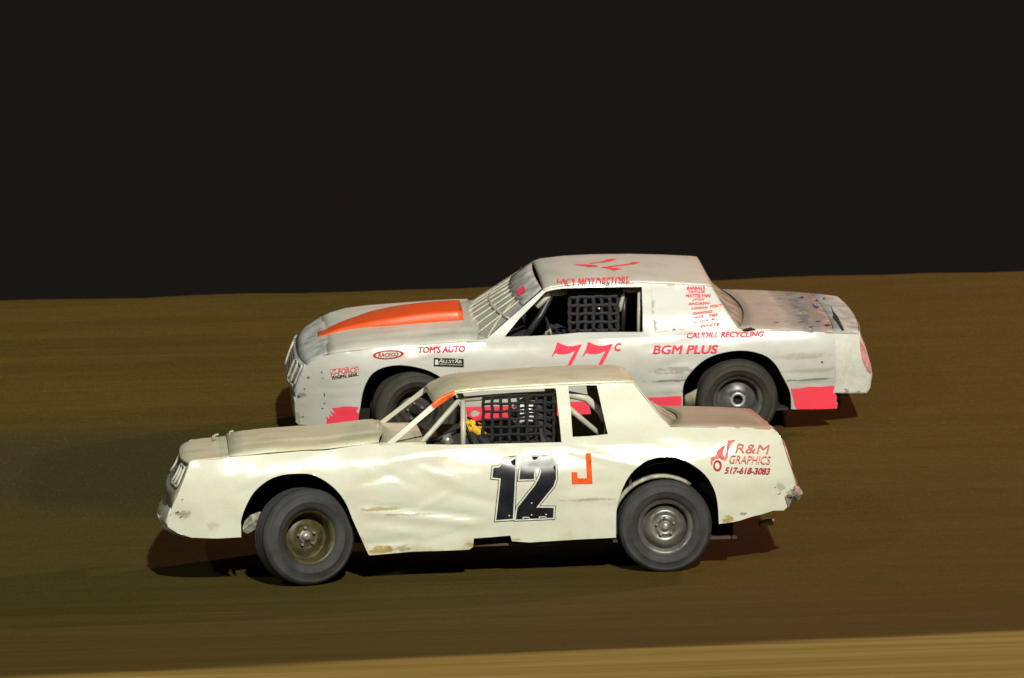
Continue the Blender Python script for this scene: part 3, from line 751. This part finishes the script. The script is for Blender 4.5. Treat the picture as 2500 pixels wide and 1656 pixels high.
# writing on the near car
one = [(924,727),(1004,722),(986,1139),(872,1147),(903,862),(846,857),(853,790),(893,787),(913,760)]
two = [(1040,768),(1060,730),(1110,714),(1228,712),(1262,728),(1277,762),(1280,865),(1262,915),(1222,965),(1145,1062),(1265,1064),(1261,1132),(1006,1143),(1018,1062),(1135,912),(1165,860),(1180,815),(1172,786),(1156,781),(1138,790),(1130,812),(1130,866),(1030,868)]
z2 = lambda Lp: [(x/2.8+900, y/2.8+860) for x, y in Lp]
for nm, sh in (('one', one), ('two', two)):
    px = z2(sh)
    near.decal('door_number', ofs(px, 5.2), M['blackvinyl'], NR, .0035)
    near.decal('number_keyline', ofs(px, 3.6), M['whitevinyl'], NR, .0055)
    near.decal('number_face', px, M['blackvinyl'], NR, .0075)
near.decal('door_letter', z2([(1482,690),(1518,690),(1530,900),(1390,903),(1386,820),(1425,820),(1430,862),(1492,862)]), M['orangetext'], NR, .004)
near.text('sponsor_lettering', 'R&M', (1798,1083,1877,1105), M['rosevinyl'], NR, -3, 6)
near.text('sponsor_lettering', 'GRAPHICS', (1781,1111,1881,1131), M['rosevinyl'], NR, -3, 4, bold=.0)
near.text('phone_lettering', '517-618-3083', (1771,1140,1879,1155), M['redvinyl'], NR, -3, 4, bold=.02)
z8 = lambda Lp: [(x/7.127+1720, y/7.127+1060) for x, y in Lp]
near.decal('sponsor_emblem', z8([(410,110),(540,100),(470,160),(430,260),(400,420),(350,480),(340,440),(370,330),(380,220)]), M['rosevinyl'], NR, .004, .02)
near.decal('sponsor_emblem', z8([(340,190),(300,220),(220,280),(190,380),(110,410),(105,500),(130,560),(140,470),(200,430),(260,420),(330,460),(350,400),(320,360),(335,280),(365,220)]), M['rosevinyl'], NR, .004, .02)
ring = [(225+75*math.cos(t), 548+98*math.sin(t)) for t in [2*math.pi*i/22 for i in range(22)]]
ri = [(222+42*math.cos(t), 548+62*math.sin(t)) for t in [2*math.pi*i/22 for i in range(22)]]
near.decal('sponsor_emblem', z8(ring), M['redvinyl'], NR, .0055, .02, holes=[z8(ri)])

# ================================================================== far car
c = far
FR = thing('stock_race_car', 'white race car with pink 77c on its door and an orange hood stripe', 'race car', far.mat)
crease(far, 1190, 838, 1560, 826, .018, -.010); crease(far, 1590, 830, 1700, 822, .015, -.008)
crease(far, 1590, 955, 1667, 950, .012, -.010); crease(far, 1925, 923, 2035, 925, .012, -.010)
crease(far, 1600, 905, 1670, 880, .03, .010); crease(far, 1630, 925, 1690, 905, .02, -.009); crease(far, 770, 960, 880, 958, .015, -.006)
crease(far, 1000, 880, 1060, 862, .02, -.008); crease(far, 1600, 850, 1690, 838, .015, .007)
fF = cr([(874,1034),(876,1012),(879,996),(885,961),(893.5,937),(908,914),(932,899),(967,892),(1002,894),(1037,902),(1061,912.5),(1088,930),(1108,957),(1124,995),(1134,1030)], 3)
fR = cr([(1667,996),(1667,967),(1667,949),(1673,929),(1685,911),(1709,887.5),(1738,870),(1776,859),(1811,856),(1843,860),(1873,871),(1896,893),(1911,920),(1926,949),(1931,968),(1932,1000)], 3)
f_tail = [(2096,813),(2099,829),(2113,855),(2125,890),(2129,914),(2124,949),(2116,960)]
f_nose = [(747,893),(738,914),(729,937),(722,961),(721,985),(722,1008),(722,1031)]
f_roof = [(1326,707),(1345,699),(1399,692),(1473,688),(1567,687),(1650,690),(1737,696)]
f_hood = [(1172,832),(1090,836),(1002,843),(914,851),(826,861),(785,870)]
outer = [(728,1037),(761,1039),(820,1038),(870,1036)]+fF+[(1200,1027),(1300,1021),(1450,1011),(1600,1002),(1664,998)]+fR+[(1990,1000),(2043,998),(2045,985),(2039,978),(2037,960)]+f_tail[::-1]+ \
        [(1981,810),(1893,805),(1811,801),(1802,801),(1782,773),(1758,735)]+f_roof[::-1]+[(1250,773),(1187,829)]+f_hood+[(765,880)]+f_nose
f_hole = [(1232,822.5),(1267,779),(1308,738),(1332,713),(1345,709),(1370,705),(1443,702),(1567,701),(1569,760),(1569.6,811),(1490,811),(1414,812),(1355,818),(1297,821)]
side_skin(far, outer, [f_hole], (1165, 1600, far.side(1400, 829)[1], (1180, 1806)),
          ['front_fender', 'door', 'quarter_panel', 'pillar_frame'], [M['white'], M['white'], M['white_low'], M['white']], FR)
hr = nose_rows(far, [(806,862.5,.0,.02),(795,866,.012,.018),(785,870,.03,.015),(765,880,.06,.01),(750,891,.07,.0)])
MB().grid(hr).build('header_panel', M['grey_header'], FR, solid=.004)
fr2 = nose_rows(far, [(748,892,.06,0),(738,914,.065,0),(729,937,.065,0),(722,955,.06,0),(721,970,.04,0)])
MB().grid(fr2).build('grille_panel', M['grey_header'], FR, solid=.004)
fr3 = nose_rows(far, [(721,970,.035,0),(721,985,.03,0),(722,1008,.02,0),(723,1024,.02,0),(728,1037,.0,0)])
MB().grid(fr3).build('front_valance', M['crumple'], FR, solid=.005)
headlights(fr2, FR, [(.03, .12), (.14, .26), (.74, .86), (.88, .97)], .05, .6, M['headlight'], M['cage_white'])
gm = MB()
for i in range(6): gm.tube([on_rows(fr2, .31+.38*k/8, .08+.5*i/5)+Vector((-.012, 0, 0)) for k in range(9)], .006, 6)
gm.build('grille', M['metal'], FR)
SA = .50
def fbulge(x, s):
    a = abs(s); return .026*sst(1.0, .90, a)*sst(-3.55, -3.3, x)+.014*sst(.72,.66,a)*sst(-3.3,-3.0,x)
hood_px = [(800,863,.004,0),(822,859,.006,0),(860,854,.010,0),(914,849,.014,0),(1002,841.5,.018,0),(1090,834.5,.02,.0),(1130,832,.02,.03),(1165,831,.012,.06)]
loft(far, 'hood', hood_px, M['white_top'], FR, ny=40, extra=fbulge)
# raised orange scoop along the middle of the hood
rows = []
hp = [far.side(u, v) for u, v, _, _ in hood_px]; tabz = [(x, z) for x, z in hp]; tcr = [(x, q[2]) for (x, z), q in zip(hp, hood_px)]
xa, xb = far.pt(782, 838, .62).x, far.pt(1131, 800, .62).x
for i in range(25):
    t = i/24; x = xa+(xb-xa)*t; h = .014+.066*sst(0, .8, t)**.8
    zc = lerpt(tabz, x)+lerpt(tcr, x)+fbulge(x, 0)-.004; r = []
    for s, k in ((-1, -.02), (-.975, .35), (-.94, .85), (-.90, .98), (-.7, 1), (0, 1.05), (.7, 1), (.90, .98), (.94, .85), (.975, .35), (1, -.02)):
        r.append((x, far.W/2-.03+s*(.08+.19*sst(-.1, .55, t)), zc+h*k))
    rows.append(r)
rows = [[(xa-.01, p[1], rows[0][0][2]) for p in rows[0]]]+rows+[[(xb+.005, p[1], rows[-1][0][2]) for p in rows[-1]]]
MB().grid(rows).build('hood_scoop', M['orange'], FR, solid=.004)
loft(far, 'cowl_panel', [(1140,834,.0,.10),(1172,832,.0,.06),(1200,829,.0,.0),(1240,827,.0,0)], M['white_top'], FR)
f_roof_st = [(1326,707,.0,0),(1334,703,.012,0),(1345,698.5,.018,0),(1399,691,.026,0),(1473,687,.030,0),(1567,686,.031,0),(1650,689,.028,0),(1720,693.5,.022,0),(1737,696,.012,0)]
_, froof_rows = loft(far, 'roof', f_roof_st, M['white_top'], FR, ny=30, p=3.2)
loft(far, 'rear_window', [(1737,697,.0,.0),(1756,735,.0,.0),(1780,773,.0,.03),(1806,801,.0,.10)], M['plexi'], FR, p=3)
_, fdeck_rows = loft(far, 'trunk_lid', [(1807,801,.0,.103),(1840,802.5,.004,.09),(1893,805,.010,.07),(1981,810,.016,.05),(2035,811.5,.016,.02)], M['deck_white'], FR, extra=deck_lip)
_, fcap_rows = loft(far, 'tail_cap', [(2037,811.5,.012,.02),(2062,812.5,.012,.035),(2085,813,.006,.05),(2096,813,.0,.05)], M['grey_header'], FR, extra=deck_lip)
tr2 = []
for u, v, b in [(2096,813,.05),(2099,829,.045),(2113,855,.03),(2125,890,.015),(2129,914,.015),(2124,949,.01),(2116,960,.0)]:
    x, z = far.side(u, v); y = far.ys(x, z); tr2.append([(x+b*(1-abs(-1+2*j/20)**4), far.W/2+(-1+2*j/20)*(far.W/2-y), z) for j in range(21)])
MB().grid(tr2).build('rear_bumper', M['white'], FR, solid=.005)
far.decal('taillight', [(2099,830),(2112,850),(2124,886),(2127,912),(2118,905),(2106,880),(2100,852)], M['taillight'], FR, .006)
far.decal('corner_panel', [(2037,815),(2094,816),(2098,829),(2104,880),(2116,908),(2126,915),(2121,948),(2113,958),(2040,958)], M['whitevinyl'], FR, .003)
MB().tube([far.pt(2045,968,.3), far.pt(2070,967,.3)], .012).build('tow_hook', M['metal'], FR)

P = far.pt; cg = MB()
cg.tube([P(1310,750,.36), P(1346,716,.42), P(1387,716,.46)], .026); cg.tube([P(1387,716,.46), P(1524,712,.46), P(1562,708,.42)], .02)
cg.tube([P(1524,708,.45), P(1522,722,.45), P(1516,742,.44), P(1514,760,.44)], .018)
cg.tube([P(1562,706,.40), P(1561,760,.34), P(1560,812,.28)], .020)
cg.build('roll_cage', M['cage_white'], FR)
cb = MB(); cb.tube([P(1285,822,.30), P(1320,770,.36), P(1345,722,.44), P(1385,716,.46)], .03); cb.tube([P(1385,716,.46), P(1530,714,.46)], .028)
cb.tube([P(1526,714,.46), P(1520,812,.4)], .02); cb.build('cage_padding', M['cage_black'], FR)
# windshield bars and sun visor panel
def screen(car, t, s, up_=0):          # t 0 cowl..1 roof, s -1 near..1 far
    b = car.side(1195, 829); tt = car.side(1326, 707); x = b[0]+(tt[0]-b[0])*t; z = b[1]+(tt[1]-b[1])*t
    y = car.yb(b[0], b[1])*(1-t)+car.yb(*tt)*t
    return Vector((x-.14*(1-t)*(1-s*s)*1.2-.03*(1-s*s), car.W/2+s*(car.W/2-y), z+up_+.02*t*(1-s*s)))
wb = MB()
for s in (-.72, -.5, -.28, -.06, .16, .4, .66): wb.tube([screen(far, -.03+.7*i/6, s) for i in range(7)], .0085, 6)  # real bars, plus extra ones standing in for streaks of reflected light
for t in (.40,): wb.tube([screen(far, t, -.95+1.9*i/14) for i in range(15)], .011, 6)
wb.tube([screen(far, .02+.62*i/5, -.95+.35*i/5) for i in range(6)], .009, 6)
wb.build('windshield_bars', M['cage_white'], FR)
MB().grid([[screen(far, t, -.93+1.86*i/14) for i in range(15)] for t in (.66, .83, .99)]).build('sun_visor', M['grey_header'], FR, solid=.004)
vd = screen(far, .80, -.55); vd2 = MB()
for i, (t, s) in enumerate(((.72, -.60), (.74, -.36), (.84, -.34), (.82, -.62))): vd2.v.append(screen(far, t, s)+Vector((-.012, 0, .008)))
vd2.f.append((0, 1, 2, 3)); vd2.build('visor_sticker', M['pinktext'], FR, smooth=False, solid=.002)
wt = NT('hazy_clear_plastic'); wt.col((.42, .42, .37)); wt.rough(.45); wt.b.inputs['Alpha'].default_value = .8  # one even pale grey, mostly opaque
MB().grid([[screen(far, t, -.9+1.8*i/14)+Vector((.02, 0, 0)) for i in range(15)] for t in (0, .25, .5, .68)]).build('windshield', wt.m, FR)
# same bars for the near car, very thin: only its two outer posts show
ix0, ix1 = P(1225, 825, .2).x, P(1620, 820, .2).x; zb = P(1400, 820, .1).z
it = MB(); it.box((ix0, .16, -.12), (.5, far.W-.16, -.10)); it.box((ix0-.02, .2, -.12), (ix0, far.W-.2, zb-.03)); it.box((ix1+.05, .2, -.1), (ix1+.07, far.W-.2, zb-.03)); it.box((ix1+.05, .46, zb-.03), (ix1+.07, far.W-.46, zb+.28))
it.build('floor_pan', M['interior'], FR, smooth=False)
MB().box((ix0, .22, zb-.24), (ix0+.24, far.W-.22, zb-.02)).build('dashboard', M['interior'], FR, smooth=False, bevel=.03)
MB().box((ix0+.25, 1.50, -.1), (ix1, 1.52, .93)).build('dark_backdrop', M['interior'], FR, smooth=False)  # added dark sheet; blacks out the view through the far window
net(far, 'window_net', 1391, 727, 1508, 809, 19.5, 20, 4.4, .35, M['net_grey'], FR, 1)
drv2, hk2 = driver(far, 'driver in a dark helmet and suit behind the grey net of car 77c', (1462, 765), (1360, 815), .66, M['visor'], M['suit'], M['suit'])
steering_wheel(far, FR, hk2, .66, M['cage_black'])
seat(far, FR, far.pt(1462, 765, .66), .66, M['interior'])
MB().tube([P(1332,826,.5), P(1334,812,.5), P(1342,806,.5), P(1346,820,.5)], .014).build('gear_lever', M['crumple'], FR)
ch = MB(); W = far.W
ch.box((-3.2, .30, -.14), (.9, .42, -.03)); ch.box((-3.2, W-.42, -.14), (.9, W-.30, -.03)); ch.tube([(0, .2, 0), (0, W-.2, 0)], .05)
ch.box((-3.1, .5, -.1), (-2.3, W-.5, .3)); ch.box((.3, .3, -.05), (.8, W-.3, .2)); ch.build('chassis', M['chassis'], FR, smooth=False)
inner_fender(far, FR, 1010, 1000, .47, .09, .62, M['dark']); inner_fender(far, FR, 1798, 984, .50, .09, .62, M['dark'])
MB().grid([[P(1672,965,.22), P(1690,956,.22), P(1712,944,.2)], [P(1672,994,.22), P(1690,992,.22), P(1705,990,.2)]]).build('frame_plate', M['frame'], FR, solid=.02)
wheel(far, FR, 1802, 978, .341, .24, .055, M['rim_grey'], M['tyre_dark'], 'grey', 0, 0)
wheel(far, FR, 1018, 1008, .352, .24, .05, M['rim_dark'], M['tyre_dark'], 'dish', 8, -2)
far_wheel(far, FR, 0, .341, M['rim_dark'], M['tyre_dark'], 'grey'); far_wheel(far, FR, far.pt(1018, 1008, .05).x, .35, M['rim_dark'], M['tyre_dark'], 'grey', 8)

# writing and marks on the far car
z4 = lambda Lp: [(x/3.408+650, y/3.408+600) for x, y in Lp]; z5 = lambda Lp: [(x/3.408+1150, y/3.408+600) for x, y in Lp]; z6 = lambda Lp: [(x/3.408+1600, y/3.408+600) for x, y in Lp]
z9 = lambda Lp: [(x/5.38+1340, y/5.38+820) for x, y in Lp]
flag = [(115,82),(150,100),(200,122),(250,134),(310,136),(370,122),(420,108),(433,112),(408,160),(380,215),(345,290),(310,350),(290,395),(240,395),(262,345),(300,270),(345,190),(300,215),(250,235),(200,243),(140,240),(85,228),(45,275),(38,265),(80,180),(105,88)]
far.decal('door_number', z9(flag), M['pinktext'], FR, .005, .02)
far.decal('door_number', z9([(x+405, y-6) for x, y in flag]), M['pinktext'], FR, .005, .02)
far.text('door_letter', 'c', (1500,837,1516,856), M['pinktext'], FR, 1, 3)
far.text('sponsor_lettering', 'BGM PLUS', (1597,843,1751,863), M['pinktext'], FR, 1, 5, bold=.03)
far.text('sponsor_lettering', 'CAUDILL RECYCLING', (1677,812,1863,825), M['pinktext'], FR, 4, 3, bold=.025)
far.text('sponsor_lettering', "TOM'S AUTO", (1021,846,1135,861), M['pinktext'], FR, 3, 2, bold=.025)
for body, bx, sl in (('BARBARA', (1677,699,1722,705.5), 0), ('TAYLOR', (1680,708,1721,714.5), 0), ('MATTELYNN', (1675,717.5,1734,724.5), 0), ('JODI', (1691,727.5,1718,733.5), 0), ('ANDREW', (1681,738,1733,744), 2),
        ('LOGAN', (1689,748.5,1727,754), 2), ('WYATT', (1733,744,1762,750), 2), ('DIAMOND', (1692,762,1739,768), 6), ('CHUCK', (1690,773,1718,779), 5), ('TARA', (1730,766,1752,773), 2), ('ALISHA', (1693,784,1730,790), 7), ('BILL', (1737,776,1754,781.5), 1), ('WHITE', (1709,793,1756,800), 6)):
    far.text('name_lettering', body, bx, M['pinktext'], FR, sl, 2, bold=.02)
el = lambda cx, cy, rx, ry, n=26: [(cx+rx*math.cos(2*math.pi*i/n), cy+ry*math.sin(2*math.pi*i/n)-(.06*rx*math.cos(2*math.pi*i/n))) for i in range(n)]
far.decal('fender_sticker', el(948, 866, 38, 11), M['redvinyl'], FR, .004, .02); far.decal('fender_sticker', el(948, 866, 31, 7.5), M['whitevinyl'], FR, .006, .02)
far.text('sticker_lettering', 'RACECO', (924,862,972,870.5), M['redvinyl'], FR, 2, 2, off=.013, bold=.02)
far.decal('fender_sticker', z4([(1394,933),(1643,942),(1643,1012),(1394,1003)]), M['blackvinyl'], FR, .004, .02)
far.decal('fender_sticker', z4([(1404,948),(1428,948),(1436,990),(1404,990)]), M['whitevinyl'], FR, .0065, .02)
far.text('sticker_lettering', 'ALLSTAR', (1072,877.5,1128,885), M['whitevinyl'], FR, -2, 1, off=.013, bold=.02)
far.text('sticker_lettering', 'PERFORMANCE', (1074,887.5,1128,890.5), M['whitevinyl'], FR, -2, 0, off=.013, bold=.01)
far.decal('fender_sticker', z4([(530,1030),(765,998),(772,1080),(548,1113)]), M['redvinyl'], FR, .004, .02)
far.decal('fender_sticker', z4([(534,1034),(761,1002.5),(768,1076),(552,1108.5)]), M['whitevinyl'], FR, .006, .02)
far.text('sticker_lettering', 'G-FORCE', (810,902,872,915), M['rosevinyl'], FR, 7, 1, off=.013, bold=.03)
far.text('sticker_lettering', 'RACING GEAR', (812,917,872,923), M['blackvinyl'], FR, 7, 0, off=.013, bold=.03)
far.decal('pink_patch', z4([(500,1492),(505,1440),(498,1418),(530,1440),(522,1405),(560,1425),(530,1375),(575,1400),(548,1352),(600,1345),(640,1336),(700,1335),(768,1342),(748,1375),(772,1400),(764,1488),(640,1491),(620,1478),(590,1478),(575,1492)]), M['pink'], FR, .004, .03)
far.decal('pink_patch', z6([(1128,1190),(1200,1188),(1280,1172),(1380,1176),(1478,1166),(1490,1172),(1488,1200),(1478,1222),(1505,1240),(1512,1265),(1506,1300),(1516,1330),(1505,1356),(1340,1360),(1180,1362),(1158,1330),(1150,1280),(1140,1240),(1134,1215)]), M['pink'], FR, .004, .03)
far.decal('pink_patch', [(1136,993),(1180,992),(1225,991),(1300,987),(1388,982),(1470,977),(1530,974),(1560,972.5),(1590,970),(1620,969),(1645,967),(1664,967),(1664,997),(1600,1001),(1450,1010),(1300,1020),(1200,1026),(1150,1029),(1142,1020)], M['pink'], FR, .004, .03,
          holes=[[(1152,1004),(1160,1000),(1172,1006),(1168,1014),(1155,1018),(1148,1012)]])
# roof lettering
def on_roof(u, v, off=.006, froof_rows=froof_rows, zguess=(1473, 690)):
    tx, tz = .3, 1.0; y = .9; k = .0
    zr = lambda x, y_: None
    z = far.side(*zguess)[1]
    r = raydir(u, v); Pq = CAM-far.O
    for _ in range(8):
        t = (z-Pq.dot(far.Z))/r.dot(far.Z); q = Pq+r*t; x, y = q.dot(far.X), q.dot(far.Y)
        # height of the roof at (x, y)
        i = 0
        while i < len(froof_rows)-2 and froof_rows[i+1][0][0] < x: i += 1
        a, b = froof_rows[i], froof_rows[i+1]; f = max(0, min(1, (x-a[0][0])/(b[0][0]-a[0][0])))
        def h(row):
            for j in range(len(row)-1):
                if row[j][1] <= y <= row[j+1][1]:
                    g_ = (y-row[j][1])/(row[j+1][1]-row[j][1]); return row[j][2]*(1-g_)+row[j+1][2]*g_
            return row[0][2] if y < row[0][1] else row[-1][2]
        z = h(a)*(1-f)+h(b)*f+off
    return Vector((x, y, z))
def roof_shape(px):
    V, T = cdt(px, [], 6); return mesh_obj('roof_number', [on_roof(*p) for p in V], [t for t, _ in T], M['redvinyl' if 0 else 'pinktext'], FR)
za = lambda Lp: [(x/9.104+1340, y/9.104+610) for x, y in Lp]
roof_shape(za([(560,328),(650,318),(800,322),(950,330),(1050,345),(1110,362),(1020,376),(910,380),(820,362),(700,345)]))
roof_shape(za([(900,300),(1080,272),(1200,252),(1290,212),(1400,198),(1495,215),(1400,245),(1270,268),(1100,285),(930,305)]))
roof_shape(za([(1140,388),(1250,383),(1380,388),(1500,400),(1640,430),(1540,440),(1440,462),(1370,430),(1260,405)]))
roof_shape(za([(1180,385),(1400,355),(1600,330),(1780,300),(1850,270),(2035,275),(1960,302),(1830,325),(1700,342),(1450,368),(1200,395)]))
far.text('roof_lettering', 'LACY MOTORSTORE', (1361,681,1537,688.5), M['pinktext'], FR, 7, 0, bold=.02, surf=lambda u, v: on_roof(u, v, .016))
# scrapes and bolt marks
rs = random.Random(3)
def blob(cx, cy, rx, ry, n=11, tilt=0): return [(cx+rx*rs.uniform(.55, 1.15)*math.cos(2*math.pi*i/n), cy+ry*rs.uniform(.5, 1.2)*math.sin(2*math.pi*i/n)+tilt*rx*math.cos(2*math.pi*i/n)) for i in range(n)]
def on_deck(u, v): return on_roof(u, v, .005, fdeck_rows, (1893, 805))
def on_tail(u, v): return on_roof(u, v, .006, fdeck_rows[:-1]+fcap_rows, (2037, 811))
px = z6([(1450,455),(1478,520),(1512,575),(1535,625),(1572,698),(1552,706),(1500,628),(1474,600),(1478,570),(1462,520)])
V, T = cdt(px, [], 4); mesh_obj('deck_seam', [on_tail(*p) for p in V], [t for t, _ in T], M['dark'], FR)
for cx, cy, rx, ry, mt in ((1958,727,7,3,'blue'),(1955,742,6,2,'blue'),(1992,750,9,3.5,'blue'),(1986,746,5,3,'blue'),(1994,733,5,1.5,'dark'),(1930,770,12,3,'dark'),(1918,766,10,1.5,'dark'),(1890,768,9,1.2,'dark'),(1940,776,8,1.5,'dark'),
        (1958,786,9,1.2,'dark'),(1998,785,8,1.5,'dark'),(2020,794,10,2.5,'dark'),(1980,799,8,1.2,'dark'),(1828,798,16,1.6,'dark'),(1896,787,9,.9,'dark'),(2012,728,5,1.5,'dark')):
    px = blob(cx, cy, rx, ry); V, T = cdt(px, [], 3); mesh_obj('scrape_mark', [on_deck(*p) for p in V], [t for t, _ in T], M['chassis'] if mt == 'dark' else M['blue'], FR)
for cx, cy, rx, ry in ((752,922,4,3),(743,950,3,2),(729,968,5,4),(785,908,2.5,2.5),(788,923,2.5,1.5),(792,963,1.5,6),(792,985,2.5,2),(740,1018,3,2),(788,997,4,1.5),(2007,884,3,3),(2064,951,4,1.5),(1575,780,0,0)):
    if rx: far.decal('scrape_mark', blob(cx, cy, rx, ry, 9), M['scuff'], FR, .004, .012)
far.decal('window_panel', [(1590,701),(1650,703),(1662,716),(1672,760),(1680,790),(1672,803),(1600,812),(1592,770)], M['white_low'], FR, .007, .03)
for cx, cy, rx, ry in ((433,1251,6,2),(441,1263,4,2.5),(445,1220,3,2),(1893,1190,5,1.5),(1903,1206,5,1.2),(1948,1212,4,3)):
    near.decal('scrape_mark', blob(cx, cy, rx, ry, 9, -.3), M['scuff'], NR, .004, .012)
for u, v in ((1298,1228),(1298,1257),(1333,1256),(1243,1259),(1330,1124)):
    near.decal('rivet', [(u+1.8*math.cos(2*math.pi*i/8), v+1.8*math.sin(2*math.pi*i/8)) for i in range(8)], M['whitevinyl'], NR, .011, .01)
